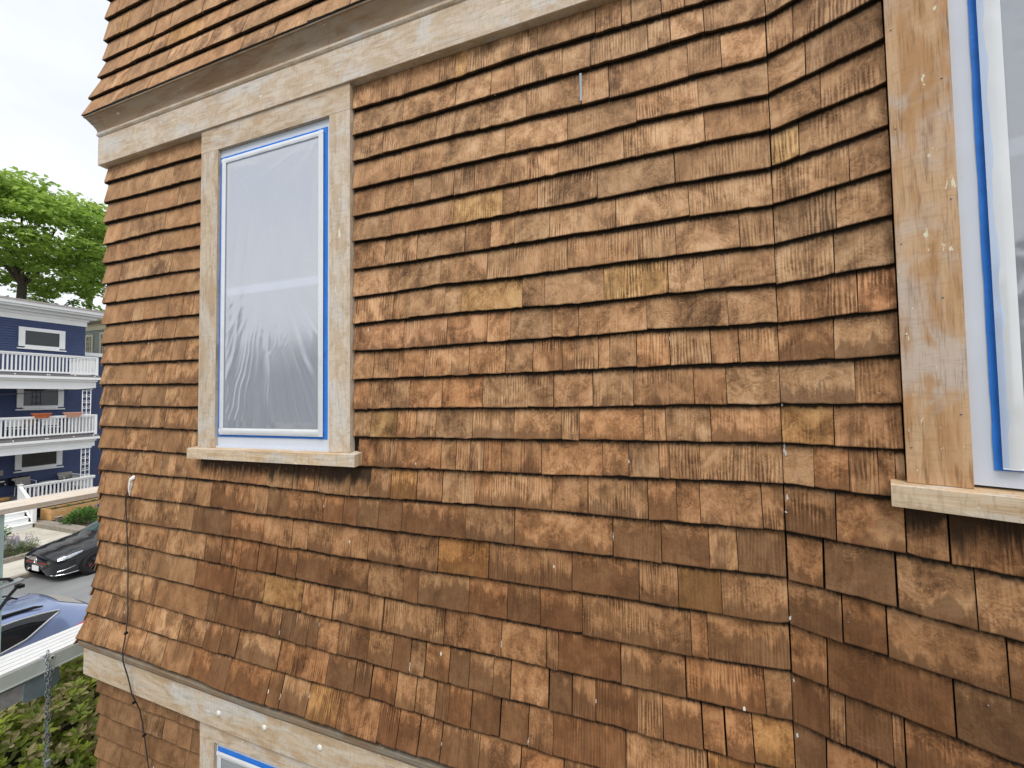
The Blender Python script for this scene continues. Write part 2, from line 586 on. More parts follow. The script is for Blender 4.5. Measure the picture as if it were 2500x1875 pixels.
M['alu'] = simple('aluminium', (.78, .79, .79), .5, .25, .05, 12, .5, .1, 0, 60)
M['alu_side'] = simple('aluminium_side', (.50, .56, .54), .5, .2, .10, 9)
M['galv'] = simple('galvanised_steel', (.40, .43, .46), .48, .6, .22, 26)
M['chain'] = simple('chain_steel', (.22, .25, .26), .5, .5, .25, 40)
M['steel_blue'] = simple('blue_grey_steel', (.17, .225, .245), .45, .25, .18, 18)
M['steel_dark'] = simple('dark_steel', (.030, .036, .042), .45, .3, .15, 18)
M['pole'] = simple('pale_green_aluminium', (.42, .58, .58), .45, .2, .08, 10)
M['lumber'] = stripped_material('raw_lumber', (.66, .58, .50), (.58, .50, .41), (.63, .59, .54), .1, .1, .7)
M['bush'] = leaf_material('bush_leaf', (.13, .19, .036), (.31, .39, .075), (.52, .62, .095), .46, .42)
M['bush_old'] = leaf_material('bush_leaf_bronze', (.22, .21, .08), (.44, .38, .19), (.56, .46, .27), .25, .45)
M['bark'] = soil_material('bark', (.035, .028, .022), (.085, .07, .055))
M['maple'] = leaf_material('maple_leaf', (.15, .25, .042), (.28, .43, .072), (.43, .57, .115), .54)
M['garden'] = leaf_material('garden_leaf', (.045, .11, .022), (.10, .21, .05), (.20, .32, .07), .3)
M['lav_leaf'] = leaf_material('lavender_leaf', (.09, .15, .05), (.20, .27, .12), (.30, .36, .20), .3)
M['lav_flower'] = leaf_material('lavender_flower', (.22, .19, .30), (.42, .37, .46), (.58, .50, .56), .2)
M['purple'] = leaf_material('purple_flower', (.07, .06, .18), (.13, .11, .27), (.20, .17, .36), .2)
M['blue_siding'] = simple('blue_siding', (.056, .078, .170), .6, 0, .10, 3)
M['white_paint'] = simple('white_paint', (.85, .86, .86), .5, 0, .03, 3)
M['deck_edge'] = simple('grey_deck_edge', (.20, .19, .19), .7, 0, .1)
M['roof_edge'] = simple('roof_membrane', (.42, .38, .36), .8, 0, .15)
M['cream'] = simple('cream_paint', (.66, .62, .44), .6, 0, .05)
M['sage_siding'] = simple('sage_siding', (.26, .30, .28), .6, 0, .08)
M['reflection_house_siding'] = simple('reflection_house_siding', (.40, .43, .46), .6, 0, .08)  # for the added, unseen house that darkens the plastic's reflection
M['flashing'] = simple('flashing_metal', (.26, .31, .35), .5, .2, .1)
M['terracotta'] = simple('terracotta', (.50, .14, .055), .7, 0, .15, 12)
M['terracotta_pale'] = simple('pale_terracotta', (.64, .34, .24), .7, 0, .10, 12)
M['black_metal'] = simple('black_metal', (.016, .016, .018), .4, .2, .2)
M['grey_panel'] = simple('grey_fabric', (.33, .31, .28), .85, 0, .1, 20)
M['tan_panel'] = simple('tan_fabric', (.38, .27, .22), .85, 0, .1, 20)
M['paper'] = simple('white_label', (.78, .79, .80), .5, 0, .03)
M['number_paint'] = simple('dark_number', (.05, .05, .06), .5)
M['cedar_box'] = stripped_material('planter_board', (.66, .39, .16), (.58, .31, .11), (.68, .44, .22), .0, .05, .1)
M['soil'] = soil_material('soil', (.030, .022, .015), (.09, .065, .045))
M['asphalt'] = asphalt_material()
M['concrete'] = concrete_material()
M['kerb'] = simple('granite_kerb', (.27, .24, .20), .8, 0, .3, 9, .3, .5)
M['lawn'] = soil_material('yard_ground', (.10, .10, .07), (.24, .22, .17))
M['car_black'] = simple('black_car_paint', (.010, .011, .014), .16, .0, .1, 3, .55, 0, 1.0)
M['car_blue'] = simple('blue_car_paint', (.20, .255, .43), .24, .40, .06, 3, .5, 0, 1.0)
M['car_glass'] = glass_material('car_glass', (.012, .014, .016), .03)
M['windshield'] = glass_material('windshield_glass', (.05, .09, .09), .05)
M['chrome'] = simple('chrome', (.72, .73, .75), .2, .9, .03)
M['lamp_glass'] = simple('headlamp_glass', (.50, .54, .60), .12, .3, .2, 30, .6)
M['tail_red'] = simple('tail_lamp_red', (.62, .022, .014), .2, 0, .15, 20, .6)
M['tail_amber'] = simple('tail_lamp_amber', (.80, .28, .04), .2, 0, .1, 20, .6)
M['red_paint'] = simple('red_trim', (.55, .03, .03), .4)
M['tyre'] = simple('tyre_rubber', (.020, .020, .021), .85, 0, .2)

# ------------------------------------------------------------------ the shingled house: frames of reference
WALL_Y = 1.44                    # outer face of the shingle butts on the long wall
X_CORNER = -3.18
BAY = 0.45007
CX = 0.43514
dB = Vector((cos(BAY), -sin(BAY), 0)); nB = Vector((sin(BAY), cos(BAY), 0))
CB = Vector((CX, WALL_Y, 0))


def PA(x, w, z):
    return (x, WALL_Y - w, z)


def PB(u, w, z):
    p = CB + dB * u - nB * w
    return (p.x, p.y, z)


def PF(s, w, z):
    return (X_CORNER - w, WALL_Y + s, z)


EZ = [2.0, 3.40, 3.41, 3.484, 3.635, 3.78, 3.92, 4.06, 4.2, 6.62, 6.66, 6.694, 6.81, 6.963, 7.09, 7.22, 7.37, 7.5, 8.4]
EE = [-.008, -.008, .085, .059, .032, .015, .005, 0, 0, 0, .085, .078, .060, .031, .016, .012, .011, .006, 0]


def flare(z):
    return float(np.interp(z, EZ, EE))


ROWS = [
(1,[(-3.2,6.295),(-2.56,6.289),(-2.29,6.286),(-1.27,6.276),(-0.98,6.275),(-0.71,6.275),(-0.38,6.286),(0.07,6.279),(0.25,6.277)],[-3.033,-2.765,-2.555],[-1.093,-0.794,-0.714,-0.66,-0.381,-0.349,-0.122,-0.025,0.009,0.114,0.191,0.253]),
(2,[(-3.2,6.168),(-2.75,6.158),(-2.29,6.156),(-1.27,6.148),(-0.98,6.148),(-0.72,6.151),(-0.45,6.157),(-0.21,6.159),(0.06,6.159),(0.25,6.166),(0.43,6.161)],[-2.993,-2.747,-2.534],[-0.979,-0.715,-0.551,-0.449,-0.251,-0.144,0.065,0.141,0.251]),
(3,[(-3.2,6.036),(-2.77,6.03),(-2.29,6.026),(-1.27,6.023),(-0.81,6.028),(-0.6,6.023),(-0.4,6.022),(-0.21,6.019),(0.01,6.015),(0.2,6.022),(0.44,6.024)],[-3.077,-2.777,-2.487],[-1.163,-1.088,-0.812,-0.719,-0.601,-0.4,-0.18,-0.076,0.196,0.3]),
(4,[(-3.19,5.9),(-2.61,5.904),(-2.29,5.896),(-1.27,5.89),(-1.0,5.892),(-0.78,5.893),(-0.49,5.893),(-0.21,5.889),(0.02,5.902),(0.22,5.899),(0.43,5.893)],[-3.0,-2.92,-2.596,-2.375],[-0.995,-0.783,-0.493,-0.236,0.018,0.226]),
(5,[(-3.19,5.775),(-2.62,5.777),(-2.29,5.767),(-1.26,5.758),(-1.07,5.761),(-0.73,5.764),(-0.41,5.768),(-0.22,5.767),(-0.03,5.772),(0.24,5.776),(0.44,5.772)],[-3.063,-2.956,-2.837,-2.62,-2.459],[-1.075,-0.931,-0.84,-0.729,-0.631,-0.4,-0.275,-0.029,0.242]),
(6,[(-3.18,5.646),(-2.55,5.647),(-2.29,5.642),(-1.26,5.639),(-1.04,5.635),(-0.73,5.638),(-0.43,5.643),(-0.22,5.641),(0.14,5.649),(0.43,5.647)],[-3.002,-2.79,-2.536],[-1.042,-0.731,-0.508,-0.437,-0.36,-0.128,0.142]),
(7,[(-3.17,5.522),(-2.63,5.517),(-2.28,5.514),(-1.26,5.509),(-1.0,5.509),(-0.68,5.513),(-0.31,5.519),(-0.06,5.519),(0.19,5.523),(0.43,5.52)],[-3.148,-3.034,-2.928,-2.632,-2.406],[-1.079,-0.912,-0.679,-0.562,-0.459,-0.314,-0.063,0.185]),
(8,[(-3.19,5.388),(-2.68,5.39),(-2.29,5.384),(-1.26,5.377),(-1.01,5.382),(-0.8,5.387),(-0.48,5.383),(-0.22,5.388),(0.01,5.391),(0.44,5.389)],[-2.875,-2.773,-2.675,-2.561,-2.438,-2.348],[-1.008,-0.795,-0.58,-0.483,-0.246,-0.246,0.012,0.139,0.337]),
(9,[(-3.17,5.269),(-2.49,5.263),(-2.29,5.261),(-1.26,5.248),(-0.95,5.256),(-0.7,5.259),(-0.43,5.256),(-0.23,5.25),(0.11,5.258),(0.44,5.259)],[-2.96,-2.598,-2.491],[-1.036,-0.953,-0.776,-0.698,-0.43,-0.338,-0.112,0.111,0.225]),
(10,[(-3.17,5.144),(-2.28,5.132),(-1.26,5.126),(-0.98,5.122),(-0.59,5.127),(-0.23,5.126),(0.04,5.134),(0.3,5.129)],[-3.063,-2.858,-2.724,-2.519,-2.406],[-0.983,-0.768,-0.583,-0.482,-0.311,-0.208,0.036,0.295]),
(11,[(-3.16,5.017),(-2.74,5.007),(-2.28,5.001),(-1.26,4.992),(-0.75,4.995),(-0.39,4.995),(-0.14,5.001),(0.11,5.002),(0.45,5.003)],[-3.018,-2.744,-2.579,-2.49],[-1.142,-1.01,-0.879,-0.747,-0.666,-0.504,-0.39,-0.273,-0.228,-0.138,-0.097,-0.003,0.11,0.239,0.325]),
(12,[(-3.17,4.889),(-2.78,4.877),(-2.28,4.871),(-1.26,4.854),(-0.82,4.859),(-0.23,4.859),(0.18,4.865),(0.45,4.864)],[-2.973,-2.783,-2.575,-2.427],[-1.174,-1.041,-0.953,-0.793,-0.605,-0.414,-0.31,-0.16,-0.017,0.183,0.283]),
(13,[(-3.17,4.758),(-2.58,4.752),(-2.29,4.746),(-1.26,4.728),(-0.65,4.732),(-0.28,4.735),(0.01,4.738),(0.45,4.74)],[-3.034,-2.91,-2.69,-2.572],[-1.16,-1.02,-0.92,-0.824,-0.653,-0.473,-0.282,-0.214,0.015,0.089,0.232]),
(14,[(-3.17,4.624),(-2.71,4.62),(-2.38,4.615),(-1.23,4.594),(-0.73,4.6),(-0.36,4.601),(-0.04,4.607),(0.2,4.608),(0.44,4.611)],[-2.955,-2.71,-2.583,-2.46,-2.353],[-1.13,-1.021,-0.85,-0.802,-0.73,-0.666,-0.604,-0.53,-0.362,-0.13,-0.039,0.064,0.099,0.195]),
(15,[(-3.18,4.491),(-2.65,4.483),(-2.29,4.482),(-1.79,4.472),(-1.3,4.457),(-0.8,4.462),(-0.47,4.465),(-0.24,4.464),(0.02,4.459),(0.45,4.461)],[-2.895,-2.818,-2.761,-2.659,-2.596,-2.538,-2.477,-2.383,-2.278,-2.111,-1.945,-1.788,-1.615,-1.585,-1.483,-1.454,-1.27,-1.267,-1.161,-1.053,-0.919,-0.796,-0.647,-0.572,-0.324,-0.188,0.024,0.117,0.191,0.374],[]),
(16,[(-3.16,4.346),(-2.75,4.344),(-2.29,4.339),(-1.87,4.329),(-1.43,4.324),(-1.0,4.319),(-0.69,4.32),(-0.24,4.318),(0.21,4.313),(0.45,4.314)],[-3.117,-2.881,-2.748,-2.624,-2.513,-2.406,-2.3,-2.187,-2.086,-1.868,-1.783,-1.65,-1.555,-1.429,-1.314,-1.235,-1.119,-0.996,-0.69,-0.478,-0.1,0.064,0.215,0.298],[]),
(17,[(-3.16,4.208),(-2.85,4.198),(-2.45,4.199),(-2.04,4.193),(-1.62,4.183),(-1.37,4.176),(-1.17,4.176),(-0.82,4.172),(-0.59,4.171),(-0.25,4.172),(-0.01,4.171),(0.25,4.167),(0.45,4.169)],[-2.916,-2.848,-2.449,-2.328,-2.042,-1.802,-1.623,-1.523,-1.377,-1.365,-1.176,-0.819,-0.589,-0.252,-0.014,0.115,0.248],[]),
(18,[(-3.16,4.061),(-2.87,4.064),(-2.54,4.057),(-1.97,4.045),(-1.72,4.042),(-1.39,4.034),(-0.99,4.025),(-0.68,4.027),(-0.38,4.022),(0.15,4.015),(0.44,4.021)],[-2.873,-2.541,-2.229,-2.108,-2.021,-1.965,-1.846,-1.721,-1.592,-1.394,-1.175,-0.991,-0.916,-0.677,-0.512,-0.378,-0.218,0.151,0.202],[]),
(19,[(-3.18,3.92),(-2.68,3.916),(-2.29,3.905),(-2.0,3.899),(-1.8,3.896),(-1.55,3.89),(-1.37,3.887),(-1.09,3.881),(-0.79,3.88),(-0.54,3.88),(-0.31,3.876),(-0.08,3.876),(0.13,3.876),(0.36,3.874)],[-3.096,-2.68,-2.296,-1.999,-1.798,-1.552,-1.367,-1.093,-0.79,-0.538,-0.355,-0.31,-0.084,0.131,0.363],[]),
(20,[(-3.19,3.78),(-2.74,3.771),(-2.19,3.755),(-1.86,3.755),(-1.59,3.75),(-1.16,3.743),(-0.88,3.738),(-0.67,3.737),(-0.41,3.735),(-0.03,3.731),(0.18,3.729)],[-2.929,-2.733,-2.601,-2.19,-2.117,-1.857,-1.676,-1.588,-1.508,-1.448,-1.328,-1.262,-1.164,-1.037,-0.947,-0.877,-0.762,-0.674,-0.57,-0.499,-0.346,-0.258,-0.173,-0.03,0.052,0.175,0.243,0.324],[]),
(21,[(-3.17,3.641),(-2.8,3.634),(-2.38,3.624),(-2.06,3.62),(-1.67,3.613),(-1.23,3.609),(-1.01,3.605),(-0.76,3.598),(-0.54,3.599),(-0.33,3.591)],[-3.104,-2.998,-2.795,-2.674,-2.554,-2.374,-2.293,-2.178,-2.063,-1.946,-1.67,-1.579,-1.378,-1.224,-1.136,-1.007,-0.914,-0.817,-0.76,-0.66,-0.537,-0.423,-0.329,-0.072,0.186,0.323],[]),
(22,[(-3.17,3.494),(-2.78,3.492),(-2.46,3.484),(-2.25,3.48),(-1.98,3.468),(-1.63,3.467),(-1.22,3.46),(-0.99,3.461)],[-3.071,-2.947,-2.776,-2.639,-2.464,-2.252,-2.113,-1.974,-1.71,-1.626,-1.465,-1.464,-1.29,-1.079,-0.985,-0.884,-0.781,-0.618,-0.451,-0.288,-0.165,0.004,0.128,0.277],[]),
]
ROWD = {r[0]: r for r in ROWS}
B_BUTT = {1: 6.29, 2: 6.16, 3: 6.025, 4: 5.897, 5: 5.769, 6: 5.648, 7: 5.521, 8: 5.39, 9: 5.255, 10: 5.128, 11: 5.0, 12: 4.866, 13: 4.74,
          14: 4.609, 15: 4.458, 16: 4.308, 17: 4.167, 18: 4.02, 19: 3.877, 20: 3.73, 21: 3.59, 22: 3.46}
B_JOINT = {1: [.11], 2: [.16], 3: [.07], 4: [.097], 5: [.131], 6: [.073], 7: [.189], 8: [.155], 9: [.145], 10: [.194], 11: [.137], 12: [.18], 13: [.128],
           14: [.077, .158, .22, .255], 15: [.124, .269, .346], 16: [.091, .247, .387], 17: [.129, .223, .431], 18: [.091, .34],
           19: [.09, .127, .225, .247], 20: [.08, .19, .31], 21: [.12, .28], 22: [.06, .2, .33]}
U_BUTT = {1: 6.694, 2: 6.812, 3: 6.963, 4: 7.085, 5: 7.212, 6: 7.362, 7: 7.49, 8: 7.62, 9: 7.75}
U_JOINT = {1: [-3.077, -2.867, -2.623, -2.261, -1.888, -1.661, -1.451, -1.199], 2: [-3.09, -2.876, -2.514, -2.162, -1.908, -1.729, -1.45, -1.2],
           3: [-3.023, -2.862, -2.706, -2.557, -2.284, -2.05, -1.79, -1.55, -1.3], 4: [-2.941, -2.751, -2.69, -2.548, -2.274, -2.039, -1.8, -1.62],
           5: [-3.019, -2.953, -2.731, -2.617, -2.464, -2.2, -1.98, -1.8], 6: [-3.06, -2.84, -2.70, -2.52, -2.31, -2.1],
           7: [-2.97, -2.78, -2.6, -2.44, -2.2], 8: [-3.0, -2.8, -2.55, -2.3], 9: [-2.9, -2.6, -2.3]}
S_BUTT = {1: 3.150, 2: 3.026, 3: 2.898, 4: 2.772, 5: 2.646, 6: 2.52}
S_JOINT = {1: [-3.0, -2.62], 2: [-3.02, -2.74, -2.56, -2.44, -2.33], 3: [-3.03, -2.75, -2.38], 4: [-2.93, -2.66, -2.5, -2.31], 5: [-2.97, -2.7, -2.45], 6: [-2.8, -2.5]}


def poly(pl):
    xs = [p[0] for p in pl]; zs = [p[1] for p in pl]
    return lambda x: float(np.interp(x, xs, zs))


TONE = {}


def row_tint(row, rr, region):
    """each shingle has its own wood tone; the lower courses keep more of the old dark stain"""
    if region == 'U':
        base = (1.0, 1.02, 1.0); v = .10
    elif region == 'S':
        base = (.62, .60, .56); v = .10
    elif region == 'L':
        t = min(1, max(0, (row - 4) / 12)); base = (.97 - .20 * t, .995 - .25 * t, .97 - .30 * t); v = .09
    else:
        t = min(1, max(0, (row - 9) / 9)); base = (.98 - .34 * t, 1.01 - .42 * t, 1.0 - .49 * t); v = .13
    k = 1 + rr.uniform(-v, v)
    if region in 'AB' and rr.random() < .10:
        k *= rr.uniform(.86, .94)
    h = rr.uniform(-.05, .05) + (rr.choice([0, 0, .07, .10]) if region in 'AB' and row >= 10 else 0)
    yel = rr.random() < .03
    age = 0.0
    if region in 'AB' and (row >= 15 or (region == 'B' and row >= 10)):
        age = rr.choice([.15, .35, .55, .75, .95, 1.0]) if row >= 16 else rr.choice([0, 0, .2, .4, .6])
    elif region == 'A' and row >= 10:
        age = rr.choice([0, 0, 0, 0, .25, .4])
    elif region in 'LS' and row >= 9:
        age = rr.choice([0, 0, .12, .25, .4])
    if region in 'LUS' and age == 0 and rr.random() < .8:
        age = -1.0
    if region == 'A' and row < 10 and rr.random() < .25:
        age = -.5
    if age > 0:
        base = tuple(min(1.06, q * 1.14) for q in base)
    return (base[0] * k * .965 * (1 + h * .4) * (1.05 if yel else 1), base[1] * k * (1 - h * .4 + (.02 if yel else 0)) * (1.04 if yel else 1), base[2] * k * (1 - h) * (.88 if yel else 1), age)


def add_shingle(mb, sp):
    """one tapered shingle: chipped butt, thin sides, tilted face tucked under the course above"""
    P, x0f, x1f, zb, zt, tint, seed, bold = sp
    rr = random.Random(seed)
    gap = rr.choice([.0004, .0006, .0009, .0012, .0020]) * bold
    dz = rr.uniform(-.0014, .0012) * bold; tilt = rr.uniform(-.0013, .0013) * bold
    dw = rr.uniform(-.0014, .0010) * bold
    cup = rr.uniform(-.0018, .0012)
    th = .0115
    xa, xb_ = x0f(zb(-9), 0), x1f(zb(9), 0)
    wd = xb_ - xa
    n = max(3, min(12, int(wd / .024)))
    offu, offv = rr.uniform(0, 50), rr.uniform(0, 50)
    skew = rr.uniform(-.0025, .0025)
    grain = rr.random()
    levels = (0.0, .035, .28, .55, .8, 1.0, 1.22)
    cols = []
    for i in range(n + 1):
        u = i / n
        xc = xa + wd * u
        chip = rr.gauss(0, .0008) + (rr.uniform(.001, .0035) if rr.random() < .04 else 0)
        if i in (0, n) and rr.random() < .15:
            chip += rr.uniform(.001, .004)
        z0 = zb(xc) + dz + tilt * (u - .5) * 2 + chip
        z1 = zt(xc)
        ex = max(.02, z1 - z0)
        cols.append((u, z0, z1, ex))
    grid = []
    for (u, z0, z1, ex) in cols:
        col = []
        for lv in levels:
            z = z0 + ex * lv
            w = flare(max(z, z0)) - .0175 * min(lv, 1.0) - (.004 if lv > 1 else 0) + dw * (1 - min(lv, 1)) + cup * (4 * u * (1 - u)) * (1 - min(1, lv))
            if lv == 0.0:
                w -= .0012
            xl, xr = x0f(z, w) + gap, x1f(z, w) - gap
            x = xl + (xr - xl) * u + skew * (lv - .5) * (1 if 0 < u < 1 else .4)
            col.append(mb.vert(P(x, w, z), (offu + u * wd, offv + ex * lv), tint, (u, min(lv, 1.05), grain)))
        # back edge of the butt
        z = z0 + .0006
        xl, xr = x0f(z, flare(z0)) + gap, x1f(z, flare(z0)) - gap
        x = xl + (xr - xl) * u
        bk = mb.vert(P(x, flare(z0) - th + dw, z), (offu + u * wd, offv - .01), tint, (u, -.05, grain))
        grid.append((bk, col))
    for i in range(n):
        (b0, c0), (b1, c1) = grid[i], grid[i + 1]
        mb.face((b0, b1, c1[0], c0[0]))
        for j in range(len(levels) - 1):
            mb.face((c0[j], c1[j], c1[j + 1], c0[j + 1]))
    for side in (0, n):
        bk, col = grid[side]
        zs = [mb.v[c] for c in col]
        back = []
        for j, c in enumerate(col):
            p = Vector(zs[j])
            dirn = Vector(P(0, 0, 0)) - Vector(P(0, 1, 0))
            back.append(mb.vert(p + dirn * th * (1 - .6 * min(1, levels[j])), mb.uv[c], tint, (0 if side == 0 else 1, .02, grain)))
        for j in range(len(col) - 1):
            q = (col[j], col[j + 1], back[j + 1], back[j])
            mb.face(q if side == 0 else q[::-1])


def cst(v):
    return lambda z, w=0: v


SPECS = []


def add_row(P, edges, zb, zt, row, region, left=None, right=None, bold=1.0):
    """edges: sorted x positions incl. both ends"""
    for i in range(len(edges) - 1):
        a, b = edges[i], edges[i + 1]
        if b - a < .012:
            continue
        x0 = left if (i == 0 and left) else cst(a)
        x1 = right if (i == len(edges) - 2 and right) else cst(b)
        seed = RNG.random()
        xm = (a + b) / 2
        tt = row_tint(row, random.Random(seed + 5), region)
        if (row == 15 and P is PA and -2.32 < xm < -1.2) or (P is PB and row == 15 and xm > .24):
            tt = tt[:3] + (2.0,)
        SPECS.append((P, x0, x1, zb, zt, tt, seed, bold))
        TONE[len(SPECS) - 1] = (xm, row, region)


def fill(js, lo, hi, rr, wmin=.08, wmax=.26):
    js = sorted(j for j in js if lo + .015 < j < hi - .015)
    out = [lo]
    for j in js:
        if j - out[-1] > .02:
            out.append(j)
    while hi - out[-1] > wmax + .06:
        out.append(out[-1] + rr.uniform(wmin, wmax))
    out.append(hi)
    return out


corner_l = lambda z, w: X_CORNER - w
corner_in = lambda z, w: CX - .229 * w - .0004
corner_b = lambda z, w: .229 * w + .0004
rr0 = random.Random(3)
top_of = {0: lambda x: 6.415}
for r in ROWS:
    k, pl, ja, jb = r
    zb = poly(pl); zt = top_of[0] if k == 1 else poly(ROWD[k - 1][1])
    if k <= 14:
        lo = -2.271 if k < 14 else -2.30
        add_row(PA, fill(ja, X_CORNER, lo, rr0), zb, zt, k, 'L', left=corner_l)
        lo = -1.255 if k < 14 else -1.23
        add_row(PA, fill(jb, lo, CX, rr0), zb, zt, k, 'A', right=corner_in)
    else:
        e = fill(ja, X_CORNER, CX, rr0, .1, .3)
        bold = 1.0 if k < 17 else 1.5
        add_row(PA, e, zb, zt, k, 'A', left=corner_l, right=corner_in, bold=bold)
        for i in range(len(SPECS)):
            xm, row, reg = TONE[i]
            if row == k and reg == 'A' and xm < -2.2 and SPECS[i][5][3] < 1.5:
                s = SPECS[i]
                SPECS[i] = s[:5] + (row_tint(row, random.Random(s[6] + 5), 'L'),) + s[6:]
for k, z in B_BUTT.items():
    zt = 6.415 if k == 1 else B_BUTT[k - 1]
    hi = .274 if k < 14 else (.274 if k == 14 else 1.6)
    add_row(PB, fill(B_JOINT[k], 0, hi, rr0, .1, .34), cst(z), cst(zt), k, 'B', left=corner_b, bold=1.0 if k < 15 else 1.5)
for k, z in U_BUTT.items():
    zt = U_BUTT.get(k + 1, 7.9)
    add_row(PA, fill(U_JOINT[k], X_CORNER, CX, rr0, .12, .3), cst(z), cst(zt), k, 'U', left=corner_l, right=corner_in, bold=1.5)
    add_row(PB, fill([], 0, 1.6, rr0, .12, .3), cst(z), cst(zt), k, 'U', left=corner_b, bold=1.5)
for k, z in S_BUTT.items():
    zt = 3.262 if k == 1 else S_BUTT[k - 1]
    add_row(PA, fill(S_JOINT[k], X_CORNER, -2.228, rr0, .1, .26), cst(z), cst(zt), k, 'S', left=corner_l)
    add_row(PA, fill([], -1.255, CX, rr0, .1, .26), cst(z - .05), cst(zt - .05), k, 'S', right=corner_in)
    add_row(PB, fill([], 0, 1.6, rr0, .1, .26), cst(z - .05), cst(zt - .05), k, 'S', left=corner_b)


def area_px(sp):
    P, x0, x1, zb, zt = sp[:5]
    try:
        a = x0(zb(0), 0); b = x1(zb(0), 0)
    except Exception:
        return 0
    m = (a + b) / 2
    q = [project(P(x, 0, z)) for x, z in ((a, zb(m)), (b, zb(m)), (b, zt(m)), (a, zt(m)))]
    if None in q:
        return 0
    q = [(min(1024, max(0, x)), min(768, max(0, y))) for x, y in q]
    return abs(sum(q[i][0] * q[(i + 1) % 4][1] - q[(i + 1) % 4][0] * q[i][1] for i in range(4))) / 2


house = thing('shingled_house', 'brown cedar shingled house filling the picture, with stripped wood trim and plastic-covered windows', 'house', (0, 0, 0))
order = sorted(range(len(SPECS)), key=lambda i: -area_px(SPECS[i]))
rest = MB()
for n_, i in enumerate(order):
    if n_ < 298:
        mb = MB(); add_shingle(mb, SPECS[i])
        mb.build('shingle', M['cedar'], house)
    else:
        add_shingle(rest, SPECS[i])
# street front and the plain lower wall: long lapped courses, seen only from elsewhere
for z0, z1 in [(B_BUTT[k], 6.415 if k == 1 else B_BUTT[k - 1]) for k in B_BUTT] + [(S_BUTT[k], 3.262 if k == 1 else S_BUTT[k - 1]) for k in S_BUTT] + [(U_BUTT[k], U_BUTT.get(k + 1, 7.9)) for k in U_BUTT]:
    for j in range(9):
        seed = RNG.random()
        add_shingle(rest, (PF, (lambda z, w: -w + .003) if j == 0 else cst(j * .5), cst(j * .5 + .5), cst(z0), cst(z1), row_tint(9, random.Random(seed), 'L'), seed, 1))
z = 2.52
while z > .3:
    for j in range(8):
        seed = RNG.random()
        add_shingle(rest, (PA, cst(X_CORNER + j * .45), cst(X_CORNER + j * .45 + .45), cst(z - .127), cst(z), row_tint(9, random.Random(seed), 'S'), seed, 1))
    z -= .127
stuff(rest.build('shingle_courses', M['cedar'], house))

# ---- sheathing behind the shingles, with the openings left out
BK = -.030


def panel(mb, P, a0, a1, z0, z1, w=BK):
    mb.quad([P(a0, w, z0), P(a1, w, z0), P(a1, w, z1), P(a0, w, z1)])


mb = MB()
A0 = X_CORNER + .024
for (x0, x1, z0, z1) in [(A0, -2.15, 0, 8), (-2.15, -1.37, 6.29, 8), (-2.15, -1.37, 3.16, 4.64), (-2.15, -1.37, 0, 1.6), (-1.37, CX + .01, 0, 8)]:
    panel(mb, PA, x0, x1, z0, z1)
for (u0, u1, z0, z1) in [(-.006, .385, 0, 8), (.385, 1.17, 6.29, 8), (.385, 1.17, 0, 4.64), (1.17, 1.9, 0, 8)]:
    panel(mb, PB, u0, u1, z0, z1)
panel(mb, PF, .024, 7, 0, 8)
e = PB(1.9, BK, 0)
for p, q in (((e[0], e[1]), (e[0] + 1.5, 8.44)), ((e[0] + 1.5, 8.44), (A0, 8.44))):
    mb.quad([(p[0], p[1], 0), (q[0], q[1], 0), (q[0], q[1], 8), (p[0], p[1], 8)])
mb.face([mb.vert(p) for p in (PA(A0, BK, 8), PA(CX, BK, 8), PB(1.9, BK, 8), (e[0] + 1.5, 8.44, 8), (A0, 8.44, 8))])
mb.build('wall', M['sheathing'], house)
for nm, P, a0, a1, z0, z1 in (('room', PA, -2.15, -1.37, 4.64, 6.29), ('room', PA, -2.15, -1.37, 1.6, 3.16), ('room', PB, .385, 1.17, 4.64, 6.29)):
    mb = MB(); mb.box(a0, a1, -.9, BK - .002, z0, z1, lambda a, w, z, P=P: P(a, w, z), skip=((1, 1),)); mb.build('room_interior', M['room'], house)

# ---- trim
FR0, FR1 = 6.397, 6.574


def trim(name, P, a0, a1, w0, w1, z0, z1, mat, parent=None, bevel=.0025, zl=None):
    """board with a little waviness cut in along its length"""
    mb = MB()
    mb.box(a0, a1, w0, w1, z0, z1, lambda a, w, z: P(a, w, z))
    return mb.build(name, M[mat], parent or house, bevel=bevel)


def corner_path(ins=0.0):
    """path round the street corner, along the long wall and along the bay, with outward vectors"""
    return [((X_CORNER, 8.4, 0), (-1, 0, 0)), ((X_CORNER, WALL_Y, 0), (-1, -1, 0)), ((CX, WALL_Y, 0), (-.229, -1, 0)), (PB(1.6, 0, 0), (-nB.x, -nB.y, 0))]


def moulding(name, prof, mat, parent=house, smooth=False):
    mb = MB(); mb.extrude(prof, corner_path(), closed=True)
    return mb.build(name, M[mat], parent, smooth=smooth)


moulding('frieze_board', [(-.02, FR0), (.019, FR0), (.0205, FR0 + .002), (.0205, FR1 - .002), (.018, FR1), (-.02, FR1)], 'trim_grey')
moulding('bead_moulding', [(-.02, FR1 + .001), (.016, FR1 + .001), (.023, FR1 + .006), (.0275, FR1 + .014), (.0275, FR1 + .024), (.024, FR1 + .030), (-.02, FR1 + .030)], 'trim_grey')
cr = [(-.02, FR1 + .031), (.024, FR1 + .031)] + [(.024 + .040 * (1 - cos(t * pi / 2)) + .006 * sin(t * pi), FR1 + .036 + .070 * t ** .9) for t in [i / 9 for i in range(10)]] + [(.070, 6.682), (.070, 6.690), (-.02, 6.690)]
moulding('crown_moulding', cr, 'trim_crown')
moulding('drip_edge', [(-.02, 6.6905), (.070, 6.6905), (.0745, 6.6925), (.0745, 6.699), (-.02, 6.699)], 'steel_dark')

